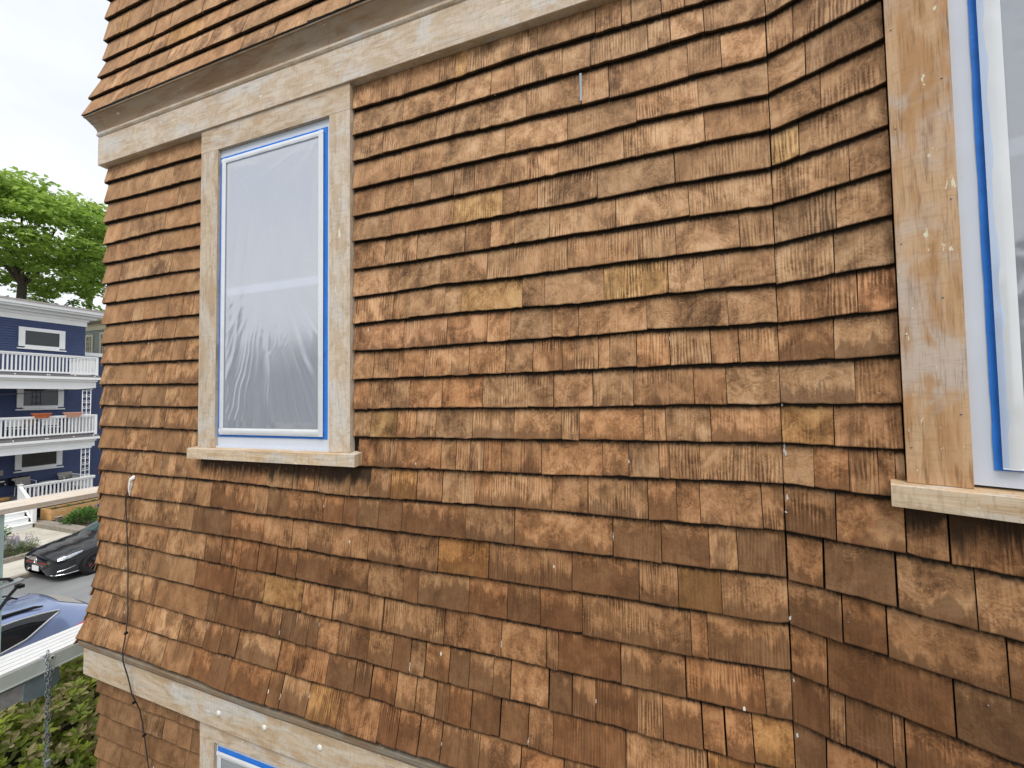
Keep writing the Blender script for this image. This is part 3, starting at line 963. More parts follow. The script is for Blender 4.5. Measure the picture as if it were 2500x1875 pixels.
# belt below the flared courses; it falls slightly to the right like the old house does
def belt_piece(name, prof, mat):
    pth = [((X_CORNER, 8.4, .0), (-1, 0, 0)), ((X_CORNER, WALL_Y, 0), (-1, -1, 0)), ((-1.8, WALL_Y, -.040), (0, -1, 0)), ((CX, WALL_Y, -.06), (-.229, -1, 0)), ((PB(1.6, 0, 0)[0], PB(1.6, 0, 0)[1], -.06), (-nB.x, -nB.y, 0))]
    mb = MB(); mb.extrude(prof, pth, closed=True)
    return mb.build(name, M[mat], house)


belt = belt_piece('belt_board', [(-.02, 3.272), (.028, 3.272), (.030, 3.275), (.030, 3.422), (.028, 3.426), (-.02, 3.426)], 'belt')
belt_piece('bed_moulding', [(-.02, 3.4265), (.028, 3.4265), (.033, 3.434), (.040, 3.441), (.045, 3.450), (.047, 3.462), (.049, 3.470), (.049, 3.476), (-.02, 3.476)], 'belt_nose')
for (px, pz) in ((-1.995, 3.368), (-1.694, 3.375), (-1.367, 3.372)):
    k = (WALL_Y - .031) / (WALL_Y - .0745)
    x, z = px * k, EYE + (pz - EYE) * k
    mb = MB(); mb.lathe([(.0001, .0045), (.010, .0042), (.0128, .002), (.0135, -.002)], PA(x, .031, z), (0, -1, 0), 16)
    mb.build('vent_plug', M['plug'], house, smooth=True)


# ---- windows
def ring(P, a0, a1, z0, z1, w0, w1, t, name, mat, parent, bevel=.001):
    """frame of four members"""
    mb = MB()
    xf = lambda a, w, z: P(a, w, z)
    tl, tr, tb, tt = t
    mb.box(a0, a0 + tl, w0, w1, z0, z1, xf); mb.box(a1 - tr, a1, w0, w1, z0, z1, xf)
    mb.box(a0 + tl, a1 - tr, w0, w1, z0, z0 + tb, xf); mb.box(a0 + tl, a1 - tr, w0, w1, z1 - tt, z1, xf)
    return mb.build(name, M[mat], parent, bevel=bevel)


def window(P, o0, i0, i1, o1, zs, zi, zh, matl, sill, meet, sillmat):
    w = bpy.data.objects.new('window', None)
    COL.objects.link(w); w.parent = house
    if zh:
        trim('head_casing', P, o0, o1, -.02, .0125, zi + .001, zh, matl[1], w)
    trim('side_casing', P, o0, i0, -.02, .012, zs + .004, zi if zh else zi + .12, matl[0], w)
    trim('side_casing', P, i1, o1, -.02, .012, zs + .004, zi if zh else zi + .12, matl[2], w)
    # sill with a slight fall to the outside
    s0, s1, wout, zt, zb_ = sill
    mb = MB()
    bx = [(s0, -.022, zt + .009), (s1, -.022, zt + .009), (s1, wout, zt), (s0, wout, zt)]
    bb = [(s0, -.022, zb_ + .004), (s1, -.022, zb_ + .004), (s1, wout, zb_), (s0, wout, zb_)]
    L_ = s1 - s0
    mb.quad([P(*p) for p in bx], uvs=[(.0, 0), (.0, L_), (.1, L_), (.1, 0)])
    mb.quad([P(*p) for p in bb[::-1]], uvs=[(.5, 0), (.5, L_), (.6, L_), (.6, 0)])
    mb.quad([P(*p) for p in (bx[3], bx[2], bb[2], bb[3])], uvs=[(1.0, 0), (1.0, L_), (1.06, L_), (1.06, 0)])
    mb.quad([P(*p) for p in (bx[0], bx[3], bb[3], bb[0])], uvs=[(2, 0), (2.1, 0), (2.1, .05), (2, .05)])
    mb.quad([P(*p) for p in (bx[2], bx[1], bb[1], bb[2])], uvs=[(3, 0), (3.1, 0), (3.1, .05), (3, .05)])
    mb.build('sill', M[sillmat], w, bevel=.003)
    f = ring(P, i0 + .0005, i1 - .0005, zs + .012, zi - .0005, -.03, -.004, (.042, .042, .050, .042), 'sash_frame', 'vinyl', w)
    mb = MB(); mb.box(i0 + .0425, i1 - .0425, -.024, -.0050, meet - .020, meet + .022, lambda a, q, z: P(a, q, z)); mb.build('meeting_rail', M['vinyl'], w, bevel=.001)
    mb = MB(); mb.box(i0 + .04, i1 - .04, -.023, -.019, meet + .0225, zi - .04, lambda a, q, z: P(a, q, z)); mb.build('pane', M['glass'], w)
    mb = MB(); mb.box(i0 + .04, i1 - .04, -.026, -.022, zs + .06, meet - .0205, lambda a, q, z: P(a, q, z)); mb.build('pane', M['glass'], w)
    return w


wA = window(PA, -2.267, -2.137, -1.379, -1.258, 4.652, 6.268, 6.3965, ('trim_tan', 'trim_tan', 'trim_grey'), (-2.304, -1.207, .042, 4.650, 4.597), 5.482, 'sill')
wB = window(PB, .276, .391, 1.16, 1.276, 4.652, 6.268, 6.3965, ('trim_orange', 'trim_orange', 'trim_orange'), (.244, 1.31, .047, 4.650, 4.594), 5.482, 'sill')
wC = window(PA, -2.222, -2.118, -1.379, -1.258, 1.62, 3.146, 3.231, ('trim_tan', 'trim_tan', 'trim_tan'), (-2.30, -1.2, .042, 1.62, 1.57), 2.40, 'sill')
mb = MB(); mb.box(-2.137, -1.379, -.006, .006, 4.6545, 4.6635, lambda a, w, z: PA(a, w, z)); mb.build('sash_sill', M['vinyl'], wA, bevel=.001)

# nail heads: under the sill, on casings and here and there on the shingles
mb = MB()


def nail(P, a, w, z, r=.0026):
    n = Vector(P(0, 1, 0)) - Vector(P(0, 0, 0))
    mb.lathe([(.0001, .0012), (r * .8, .0010), (r, -.001)], P(a, w, z), n, 7)


for x in (-2.30, -2.255, -2.19, -2.165, -2.07, -2.03, -1.94, -1.84, -1.79, -1.70, -1.66, -1.53, -1.49):
    nail(PA, x, -.006, 4.572 + RNG.uniform(-.012, .004), .003)
for z in (4.75, 5.05, 5.3, 5.62, 5.9, 6.15):
    nail(PA, -1.27 + RNG.uniform(0, .006), .0125, z); nail(PA, -1.365 + RNG.uniform(-.004, .01), .0125, z + .03); nail(PA, -2.16, .0125, z + .07)
    nail(PB, .287, .0125, z, .0022); nail(PB, .375 + RNG.uniform(-.02, .005), .0125, z + .09, .0024)
for x in (-2.1, -1.9, -1.7, -1.5):
    nail(PA, x, .013, 6.30 + RNG.uniform(0, .05))
for i in range(26):
    x = RNG.uniform(-3.1, .4); z = RNG.uniform(3.6, 6.2)
    if not -2.3 < x < -1.22:
        nail(PA, x, flare(z) - .008, z, .0015)
for i in range(9):
    u = RNG.uniform(.02, .5); z = RNG.uniform(3.9, 4.58)
    nail(PB, u, flare(z) - .008, z, .002)
stuff(mb.build('nail_heads', M['nail'], house, smooth=True))

# a bare metal flashing showing in one open joint, and scraps of old white paint left in joints and along butts
mb = MB(); mb.box(-.185, -.177, -.010, .0002, 6.032, 6.140, lambda a, w, z: PA(a, w, z)); mb.build('flashing_strip', M['flashing'], house)
mb = MB()
rs = random.Random(77)
for k, pl, ja, jb in ROWS:
    js = (ja if k >= 15 else jb)
    for x in js:
        if k >= 11 and rs.random() < (.05 if k < 15 else .10) and x > -1.25 + (0 if k < 15 else -1.6):
            zb = poly(pl)(x); zt = poly(ROWD[k - 1][1])(x)
            z0 = zb + (zt - zb) * rs.uniform(.05, .7); L = rs.uniform(.010, .040)
            w0 = flare(z0) - .0175 * (z0 - zb) / (zt - zb)
            n = 5
            pr = [(x + rs.uniform(-.0018, .0004), x + rs.uniform(.0006, .0026)) for _ in range(n)]
            ids = [[mb.vert(PA(q, flare(z0 + L * i / (n - 1)) - .0175 * (z0 + L * i / (n - 1) - zb) / (zt - zb) + .0008, z0 + L * i / (n - 1))) for q in pr[i]] for i in range(n)]
            for i in range(n - 1):
                mb.face((ids[i][0], ids[i][1], ids[i + 1][1], ids[i + 1][0]))
for k in (13, 14, 14, 14, 15, 15, 17, 19, 20):
    for q in range(1):
        z0 = B_BUTT[k] + rs.uniform(.01, .12); L = rs.uniform(.006, .022); u = .229 * flare(z0) + rs.uniform(.0005, .006)
        w0 = flare(z0) - .0175 * (z0 - B_BUTT[k]) / .14 + .0012
        pts = [(u + rs.uniform(-.002, .002), z0), (u + .003 + rs.uniform(0, .003), z0 + L * .3), (u + rs.uniform(0, .004), z0 + L), (u - .002, z0 + L * .6)]
        mb.face([mb.vert(PB(a, w0, z)) for a, z in pts])
stuff(mb.build('paint_scraps', M['paint_scrap'], house))

# ------------------------------------------------------------------ plastic sheets taped over the windows
def grid(mb, P, a0, a1, z0, z1, na, nz, wf, mi=0):
    ids = [[mb.vert(P(a0 + (a1 - a0) * i / na, wf(i / na, j / nz), z0 + (z1 - z0) * j / nz), (i / na, j / nz)) for i in range(na + 1)] for j in range(nz + 1)]
    for j in range(nz):
        for i in range(na):
            mb.face((ids[j][i], ids[j][i + 1], ids[j + 1][i + 1], ids[j + 1][i]), mi)


def hsh(x, s=0.0):
    return (sin(x * 12.9898 + s * 78.233) * 43758.5453) % 1.0


def wob(x, s=0.0):
    i = math.floor(x); f = x - i; f = f * f * (3 - 2 * f)
    return hsh(i, s) * (1 - f) + hsh(i + 1, s) * f


def sheet(P, label, a0, a1, z0, z1, blue, fold, wf, filmmat, group, na=90, nz=150, base=.0015):
    """blue/fold: visible widths (left, right, bottom, top)"""
    t = thing('plastic_sheet', label, 'plastic sheet', P((a0 + a1) / 2, 0, z0), group)
    f0, f1, g0, g1 = a0 + blue[0], a1 - blue[1], z0 + blue[2], z1 - blue[3]
    mb = MB()
    grid(mb, P, f0 + .004, f1 - .004, g0 + .004, g1 - .004, na, nz, lambda u, v: base + wf(u, v) * min(1, .16 + max(0, min(u * (a1 - a0), (1 - u) * (a1 - a0), v * (z1 - z0), (1 - v) * (z1 - z0)) - .026) / .05))
    mb.build('film', M[filmmat], t, smooth=True)
    tw = .026
    for (x0, x1, y0, y1) in ((a0, a0 + tw, z0, z1), (a1 - tw, a1, z0, z1), (a0 + tw, a1 - tw, z0, z0 + tw), (a0 + tw, a1 - tw, z1 - tw, z1)):
        mb = MB()
        ver = (y1 - y0) > (x1 - x0)
        n = 40
        ids = []
        for i in range(n + 1):
            q = i / n
            wv = .0010 * (wob(q * 23, x0 + y0) - .5) + .0009 * (wob(q * 61, x0) - .5)
            wz = .0015 * wob(q * 37, x1)
            if ver:
                pr = [(x0 + wv, y0 + (y1 - y0) * q), (x1 + wv * .7, y0 + (y1 - y0) * q)]
            else:
                pr = [(x0 + (x1 - x0) * q, y1 + wv), (x0 + (x1 - x0) * q, y0 + wv * .7)]
            ids.append([mb.vert(P(pr[0][0], -.0039, pr[0][1])), mb.vert(P(pr[0][0], -.0026 + wz, pr[0][1])), mb.vert(P(pr[1][0], -.0026 + wz, pr[1][1])), mb.vert(P(pr[1][0], -.0039, pr[1][1]))])
        for i in range(n):
            for k in range(3):
                mb.face((ids[i][k], ids[i + 1][k], ids[i + 1][k + 1], ids[i][k + 1]))
        mb.build('tape_strip', M['tape'], t)
    fl, fr, fb, ft = fold
    for k, (x0, x1, y0, y1) in enumerate(((f0, f0 + fl, g0, g1), (f1 - fr, f1, g0, g1), (f0, f1, g0, g0 + fb), (f0, f1, g1 - ft, g1))):
        mb = MB()
        ver = k < 2
        sd = k * 3.1 + a0
        wfn = (lambda u, v: .0062 + .0022 * sin(pi * u) + .0016 * wob(v * 40, sd) * sin(pi * u) + .0012 * (k % 2)) if ver else (lambda u, v: .0066 + .0022 * sin(pi * v) + .0016 * wob(u * 22, sd) * sin(pi * v))
        grid(mb, P, x0, x1, y0, y1, 6 if ver else 60, 110 if ver else 6, wfn)
        mb.build('folded_edge', M['fold'], t, smooth=True)
    return t


def wrinkle_a(u, v):
    """folds fan out from a tuck in the middle towards the bottom edge, others pull to the corners"""
    x, z = u * .70, v * 1.45
    w = 0.0
    dx, dz = x - .34, .92 - z
    r = sqrt(dx * dx + dz * dz)
    if dz > 0:
        th = math.atan2(dx, dz) + .10 * (wob(r * 3, 21) - .5) * .6 + .05 * (wob(z * 11 + x * 3, 22) - .5)
        s = min(1, max(0, (r - .18) / .5))
        a = wob(th * 15 + 5, 1) * .45 + wob(th * 41 + 3, 2) * .35 + wob(th * 83, 12) * .2
        w += .0108 * s * (a ** 2) * (1 - .3 * abs(th))
    # slanted pulls at the left side, mid height
    q = (x + (z - .4) * -.16)
    e = math.exp(-((x - .10) / .13) ** 2) * math.exp(-((z - .72) / .30) ** 2)
    w += .0045 * e * (wob(q * 60, 4) ** 2)
    # top right corner pulls
    dx, dz = .70 - x, 1.45 - z
    th = math.atan2(dx, dz + .001); r = sqrt(dx * dx + dz * dz)
    w += .009 * math.exp(-(r / .30) ** 2) * (.6 * wob(th * 17, 6) + .4 * wob(th * 43, 16)) ** 2
    dx = x
    th = math.atan2(dx, dz + .001); r = sqrt(dx * dx + dz * dz)
    w += .004 * math.exp(-(r / .22) ** 2) * wob(th * 15, 7) ** 2
    w += .003 * math.exp(-((.70 - x) / .06) ** 2) * wob(z * 7 + x * 30, 9)
    w += .0025 * wob(x * 7, 8) * wob(z * 4, 3)
    w += .0007 * wob(x * 60 + z * 9, 14) * wob(z * 13 + x * 20, 15)
    return w * 1.1 + .001


def wrinkle_b(u, v):
    x, z = u * .72, v * 1.5
    w = .007 * wob(z * 9 + x * 4, 1) + .004 * wob(z * 22 - x * 30 + 3 * wob(x * 9, 2), 3) ** 2 + .002 * wob(z * 60 + x * 41, 4)
    th = math.atan2(x - .06, 1.35 - z)
    w += .010 * wob(th * 16, 5) ** 2
    return w


sheet(PA, 'clear plastic sheet taped with blue tape over the tall narrow window left of centre', -2.1345, -1.4015, 4.712, 6.228,
      (.021, .018, .012, .017), (.030, .030, .034, .026), wrinkle_a, 'film', 'plastic sheets over windows')
sheet(PB, 'wrinkled grey plastic sheet with blue tape edge over the window at the right edge', .4255, 1.135, 4.704, 6.23,
      (.0125, .0125, .004, .0125), (.036, .03, .004, .03), wrinkle_b, 'film_dark', 'plastic sheets over windows')
sheet(PA, 'plastic sheet over the lower window cut off by the bottom edge', -2.108, -1.40, 1.69, 3.118,
      (.005, .022, .011, .014), (.03, .03, .034, .03), wrinkle_a, 'film', 'plastic sheets over windows', 40, 60)

sb = bpy.data.objects['plastic_sheet.001']
mb = MB(); grid(mb, PB, .4375, .4550, 4.71, 6.21, 4, 90, lambda u, v: .0072 + .0012 * wob(v * 33, 3) + .001 * sin(pi * u)); mb.build('taped_edge', M['foldblue'], sb, smooth=True)

# ------------------------------------------------------------------ the cable stapled down the corner
cab = thing('cable', 'thin black cable running down the shingles from a white sealant patch near the left corner', 'cable', PA(-2.88, .006, 4.36))
pth = [(-2.866, 4.375, .002), (-2.880, 4.352, .006), (-2.879, 4.30, .007), (-2.866, 4.20, .006), (-2.858, 4.137, .008), (-2.845, 4.03, .009), (-2.83, 3.93, .014), (-2.812, 3.80, .022),
       (-2.786, 3.69, .033), (-2.776, 3.60, .045), (-2.768, 3.52, .062), (-2.760, 3.46, .064), (-2.742, 3.36, .048), (-2.727, 3.27, .038), (-2.705, 3.17, .012), (-2.682, 3.06, .006), (-2.655, 2.94, .004), (-2.62, 2.80, .004), (-2.58, 2.62, .004), (-2.55, 2.3, .004), (-2.54, 1.8, .004)]
dense = []
for i in range(len(pth) - 1):
    for k in range(3):
        q = k / 3
        dense.append(tuple(pth[i][j] * (1 - q) + pth[i + 1][j] * q for j in range(3)))
dense.append(pth[-1])
mb = MB(); mb.tube([PA(x, w + .003, z) for x, z, w in dense], .0030, 8)
mb.build('cord', M['cable'], cab, smooth=True)
for (x, z, w) in ((-2.776, 3.60, .045), (-2.716, 3.225, .034), (-2.676, 3.035, .006)):
    mb = MB(); mb.box(x - .005, x + .005, w - .004, w + .010, z - .006, z + .006, PA_ := (lambda a, q, c: PA(a, q, c)))
    mb.tube([PA(x + .009, w - .004, z), PA(x + .011, w + .011, z + .003)], .0016, 6)
    mb.build('cable_clip', M['black_metal'], cab)
mb = MB()
rr = random.Random(5)
outl = [(-2.846, 4.470), (-2.836, 4.462), (-2.837, 4.450), (-2.848, 4.438), (-2.851, 4.41), (-2.858, 4.385), (-2.859, 4.352), (-2.868, 4.350), (-2.871, 4.38), (-2.876, 4.395), (-2.869, 4.42), (-2.868, 4.455), (-2.858, 4.468)]
c0 = mb.vert(PA(-2.858, .0045, 4.42))
inn = [mb.vert(PA(x * .6 - 2.858 * .4, .0045 + rr.uniform(-.001, .002), z * .7 + 4.42 * .3)) for x, z in outl]
out_ = [mb.vert(PA(x, -.004 - .0145 * (z - 4.346) / .14 + .004, z)) for x, z in outl]
for i in range(len(outl)):
    j = (i + 1) % len(outl)
    mb.face((c0, inn[j], inn[i])); mb.face((inn[i], inn[j], out_[j], out_[i]))
mb.build('sealant_patch', M['sealant'], cab)

# ------------------------------------------------------------------ scaffold along the street front
pl = thing('scaffold_plank', 'ribbed aluminium scaffold plank running past the left corner above the bush', 'scaffold plank', (-3.88, 1.0, 3.14))
X0, X1, PT, PBm = -3.745, -4.025, 3.243, 3.138
deck = MB(); side = MB()
nrib = 5
for i in range(nrib):
    a = X0 + (X1 - X0) * i / nrib - .0035; b = X0 + (X1 - X0) * (i + 1) / nrib + .0035
    m_ = MB(); m_.box(a, b, -2.2, 4.4, PT - .012, PT); m_.build('deck_board', M['alu'], pl, bevel=.002)
side.box(X1 + .004, X0 - .004, -2.2, 4.4, PT - .022, PT - .0125)
side.box(X0 - .006, X0, -2.2, 4.4, PBm, PT - .0125); side.box(X0 - .035, X0 - .0062, -2.2, 4.4, PBm, PBm + .005)
side.box(X0, X0 + .004, -2.2, 4.4, PBm, PBm + .008)
side.box(X1, X1 + .006, -2.2, 4.4, PBm, PT - .0125); side.box(X1 + .0062, X1 + .035, -2.2, 4.4, PBm, PBm + .005)
side.build('side_rail', M['alu_side'], pl, bevel=.0015)
mb = MB(); mb.lathe([(.0075, .003), (.0115, .0035), (.0135, .0015), (.0135, -.002)], (X0 + .001, 1.492, 3.213), (1, 0, 0), 18)
mb.build('rung_ring', M['alu'], pl, smooth=True)
mb = MB(); mb.lathe([(.0001, .0008), (.0076, .0012)], (X0 + .001, 1.492, 3.213), (1, 0, 0), 18)
mb.build('rung_hole', M['black_metal'], pl)

ch = thing('chain', 'grey steel chain hanging from the aluminium scaffold plank', 'chain', (-3.735, 1.47, 3.25))


def link_mesh():
    mb = MB(); n = 14
    mb.tube([(0, .0085 * cos(2 * pi * i / n), .019 * sin(2 * pi * i / n)) for i in range(n + 1)], .0026, 6, caps=False)
    return mb.mesh('chain_link', M['chain'])


lm = link_mesh()
lm2 = lm.copy(); lm2.materials[0] = M['galv']
cp = [(-3.738, 1.462, 3.248), (-3.734, 1.468, 3.215), (-3.733, 1.468, 3.18), (-3.732, 1.458, 3.15)]
zz = 3.262
n_ = 0
while zz > 2.56:
    top = zz > 3.12
    o = link('link', lm2 if top else lm, ch)
    o.location = Vector((-3.733 if top else -3.728, 1.464 + .004 * sin(zz * 60), zz)) - ch.location
    o.rotation_euler = (RNG.uniform(-.35, .35) if top else RNG.uniform(-.15, .15), 0, (n_ % 2) * pi / 2 + RNG.uniform(-.3, .3) + .5)
    if not top:
        o2 = link('link', lm, ch)
        o2.location = Vector((-3.722, 1.474 + .004 * sin(zz * 47), zz + .012)) - ch.location
        o2.rotation_euler = (RNG.uniform(-.2, .2), 0, (n_ % 2) * pi / 2 + .9); o2.scale = (.8,) * 3
    o.scale = ((1.0 if top else .9),) * 3
    zz -= .0262
    n_ += 1
for zq, ang in ((3.148, .9), (3.13, -.7), (3.152, 1.7)):
    o = link('link', lm, ch); o.location = Vector((-3.720, 1.481, zq)) - ch.location; o.rotation_euler = (ang, 0, ang)
mb = MB(); mb.tube([(-3.74, 1.45, 3.249), (-3.742, 1.462, 3.252), (-3.736, 1.476, 3.249)], .003, 6); mb.tube([(-3.742, 1.452, 3.249), (-3.752, 1.438, 3.252)], .002, 5)
mb.build('hook', M['galv'], ch)
mb = MB(); mb.box(-3.735, -3.715, 1.463, 1.485, 2.535, 2.57); mb.build('end_plate', M['galv'], ch, bevel=.002)

br = thing('scaffold_bracket', 'blue-grey steel bracket plate on a galvanised beam under the scaffold plank', 'bracket', (-3.75, 1.4, 3.05))
mb = MB()
op = [(1.372, 3.035), (1.372, 3.13), (1.384, 3.172), (1.394, 3.182), (1.43, 3.178), (1.47, 3.19), (1.50, 3.196), (1.522, 3.18), (1.530, 3.16), (1.532, 3.075), (1.524, 3.060), (1.47, 3.02)]
f_ = [mb.vert((-3.752, y, z - .035)) for y, z in op]; b_ = [mb.vert((-3.758, y, z - .035)) for y, z in op]
mb.face(f_); mb.face(b_[::-1])
for i in range(len(op)):
    j = (i + 1) % len(op); mb.face((f_[i], b_[i], b_[j], f_[j]))
mb.build('plate', M['steel_blue'], br, bevel=.001)
mb = MB(); mb.box(-3.83, -3.757, .6, 1.412, 3.022, 3.122); mb.build('beam', M['galv'], br, bevel=.004)
for (y, z) in ((1.398, 3.090), (1.402, 3.040), (1.50, 3.145), (1.515, 3.148)):
    mb = MB(); mb.lathe([(.0001, .005), (.005, .004), (.006, -.001)], (-3.7565 if y < 1.45 else -3.752, y, z), (1, 0, 0), 6); mb.build('bolt', M['galv'], br)

rail = MB(); rail.box(-4.205, -4.50, -2.4, 4.4, 4.135, 4.172)
tag(rail.build('work_bench_board', M['lumber'], None, bevel=.004), 'long pale lumber board at rail height along the scaffold, left of the corner', 'board')
mb = MB(); mb.box(-4.215, -4.305, 1.335, 1.432, -.02, 4.134)
mb.box(-4.212, -4.2155, 1.36, 1.405, .2, 4.1)
tag(mb.build('scaffold_pole', M['pole'], None, bevel=.004), 'pale green square scaffold pole at the left edge holding up the lumber board', 'pole')
pj = thing('pump_jack', 'dark steel jack with a grey arm on the pale green scaffold pole', 'scaffold jack', (-4.16, 1.40, 3.5))
mb = MB(); mb.box(-4.13, -4.06, .8, 1.0, 0, .014, lambda a, b, c: (a, b + .475, 3.655 + (b - .8) * .12 + c)); mb.build('arm', M['galv'], pj, bevel=.002)
mb = MB(); mb.tube([(-4.10, 1.468, 3.652), (-4.10, 1.425, 3.60), (-4.10, 1.36, 3.49), (-4.10, 1.28, 3.36)], .0125, 4); mb.build('brace', M['steel_dark'], pj)
mb = MB(); mb.tube([(-4.11, 1.26, 3.69), (-4.11, 1.34, 3.722), (-4.11, 1.385, 3.722), (-4.11, 1.42, 3.71), (-4.11, 1.438, 3.685)], .010, 8); mb.build('handle', M['steel_dark'], pj, smooth=True)
mb = MB(); mb.box(-4.13, -4.07, 1.455, 1.482, 3.632, 3.652); mb.build('foot_block', M['black_metal'], pj, bevel=.002)

# ------------------------------------------------------------------ the street
def slab(name, x0, x1, y0, y1, z0, z1, mat, bev=0):
    mb = MB(); mb.box(x0, x1, y0, y1, z0, z1)
    return struct(mb.build(name, M[mat], None, bevel=bev))


mb = MB(); mb.quad([(-220, -220, -.32), (220, -220, -.32), (220, 220, -.32), (-220, 220, -.32)]); struct(mb.build('ground', M['lawn']))
slab('road', -16.85, -8.95, -90, 90, -.30, -.12, 'asphalt')
slab('pavement', -8.75, -7.1, -90, 90, -.30, .0, 'concrete', .006)
slab('pavement', -18.62, -17.05, -90, 90, -.30, .0, 'concrete', .006)
slab('yard', -7.095, 30, -60, 60, -.30, -.02, 'lawn')
mb = MB()
for x0 in (-8.945, -17.045):
    y = -30
    while y < 40:
        L = RNG.uniform(1.7, 2.3)
        mb.box(x0, x0 + .19, y + .006, y + L - .006, -.25, .004)
        y += L
struct(mb.build('kerb', M['kerb'], None, bevel=.015))
slab('path', -24.1, -18.625, 7.40, 8.545, -.25, .003, 'concrete', .005)
slab('yard', -40, -18.8, -40, 7.38, -.30, .06, 'soil')
slab('yard', -40, -18.8, 8.70, 50, -.30, .10, 'soil')
mb = MB()
mb.box(-18.80, -18.63, -20, 7.36, -.2, .13); mb.box(-22.8, -18.805, 7.22, 7.375, -.2, .12)
struct(mb.build('bed_kerb', M['kerb'], None, bevel=.012))
mb = MB(); mb.box(-23.4, -18.63, 8.55, 8.93, -.2, .15); mb.box(-19.0, -18.63, 8.935, 30, -.2, .15)
struct(mb.build('bed_kerb', M['kerb'], None, bevel=.012))


# ------------------------------------------------------------------ plants
def leaf_quad(mb, p, d, up, L, W, t, fold=.25):
    """one leaf: pointed oval folded along its midrib; d = direction, up = rough normal"""
    d = d.normalized(); s = d.cross(up)
    if s.length < 1e-4:
        s = d.cross(Vector((1, 0, 0)))
    s.normalize(); n = s.cross(d)
    tint = (t, t, t)
    a = mb.vert(p, (0, 0), tint); b = mb.vert(p + d * L, (0, 1), tint)
    m1 = mb.vert(p + d * L * .4 - n * L * .04, (0, .4), tint)
    l1 = mb.vert(p + d * L * .40 + s * W * .5 + n * W * fold, (0, .4), tint); r1 = mb.vert(p + d * L * .40 - s * W * .5 + n * W * fold, (0, .4), tint)
    l2 = mb.vert(p + d * L * .74 + s * W * .36 + n * (W * fold * .4 - L * .05), (0, .7), tint); r2 = mb.vert(p + d * L * .74 - s * W * .36 + n * (W * fold * .4 - L * .05), (0, .7), tint)
    m2 = mb.vert(p + d * L * .74 - n * L * .09, (0, .7), tint)
    for f in ((a, l1, m1), (a, m1, r1), (l1, l2, m2, m1), (m1, m2, r2, r1), (l2, b, m2), (m2, b, r2)):
        mb.face(f)


def rvec(rr):
    while True:
        v = Vector((rr.uniform(-1, 1), rr.uniform(-1, 1), rr.uniform(-1, 1)))
        if .05 < v.length < 1:
            return v.normalized()


# broad-leaved bush at the foot of the scaffold
rr = random.Random(21)
BC, BR = Vector((-5.0, 2.0, 1.3)), Vector((1.55, 2.5, 1.30))
bush = thing('rhododendron_bush', 'dense broad-leaved green bush below the scaffold plank at the lower left corner', 'bush', (BC.x, BC.y, 0))
leaves = []
for i in range(21000):
    v = rvec(rr)
    if v.z < -.35 or (v.x < -.3 and v.z < .4):
        continue
    lump = 1 + .07 * sin(v.x * 9 + v.y * 7) + .06 * sin(v.y * 13 - v.z * 11)
    k = lump * (1 - abs(rr.gauss(0, .15)))
    p = BC + Vector((v.x * BR.x * k, v.y * BR.y * k, v.z * BR.z * k))
    if p.x > -3.45 or p.z > 4.84 + .413 * p.x - .06:
        continue
    q_ = project(p)
    if (q_ is None or not (-60 < q_[0] < 150 and 600 < q_[1] < 840)) and rr.random() < .80:
        continue
    nrm = Vector((v.x / BR.x, v.y / BR.y, v.z / BR.z)).normalized()
    ax = (nrm * .8 + Vector((.15, -.15, .75)) + rvec(rr) * .35).normalized()
    young = rr.random() < .20
    nl = rr.choice([5, 6, 7, 8])
    ph = rr.uniform(0, 6.28)
    u = ax.cross(Vector((0.3, .2, 1))).normalized(); w = ax.cross(u)
    for j in range(nl):
        a = ph + j * 2 * pi / nl * 1.0 + rr.uniform(-.3, .3)
        el = rr.uniform(.15, .75) if not young else rr.uniform(.5, 1.1)
        d = (u * cos(a) + w * sin(a)) * cos(el) + ax * sin(el)
        L = rr.uniform(.048, .082) * (.75 if young else 1)
        t = rr.uniform(.78, 1.0) if young else rr.uniform(.18, .78)
        old = (not young) and rr.random() < .40
        leaves.append((p + d * .008, d, ax, L, L * rr.uniform(.42, .54), t, old))


def seen(lf):
    q = project(lf[0])
    if q is None or not (-4 < q[0] < 108 and 640 < q[1] < 772):
        return -1
    dist = (lf[0] - Vector((0, 0, EYE))).length
    v = lf[0] - BC
    depth = (v.x / BR.x) ** 2 + (v.y / BR.y) ** 2 + (v.z / BR.z) ** 2
    return lf[3] / dist * (1 if depth > .80 else .35)


leaves.sort(key=seen, reverse=True)
lmesh = {}
for old in (0, 1):
    for q in range(6):
        mb = MB()
        leaf_quad(mb, Vector((0, 0, 0)), Vector((0, 1, 0)), Vector((0, 0, 1)), 1.0, .40 + .03 * (q % 3), q / 5, .22 + .06 * (q % 2))
        lmesh[(old, q)] = mb.mesh('bush_leaf', M['bush_old' if old else 'bush'])
mbs = [MB(), MB()]
for i, (p, d, ax, L, W, t, old) in enumerate(leaves):
    if i < 296:
        o = link('leaf', lmesh[(int(old), min(5, int(t * 6)))], bush)
        y = d.normalized(); x = y.cross(ax).normalized(); z = x.cross(y)
        o.matrix_basis = Matrix.Translation(p - bush.location) @ Matrix(((x.x, y.x, z.x), (x.y, y.y, z.y), (x.z, y.z, z.z))).to_4x4() @ Matrix.Scale(L, 4)
    else:
        leaf_quad(mbs[int(old)], p, d, ax, L, W, t)
stuff(mbs[0].build('foliage', M['bush'], bush)); stuff(mbs[1].build('bronze_foliage', M['bush_old'], bush))
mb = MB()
nu, nv_ = 22, 12
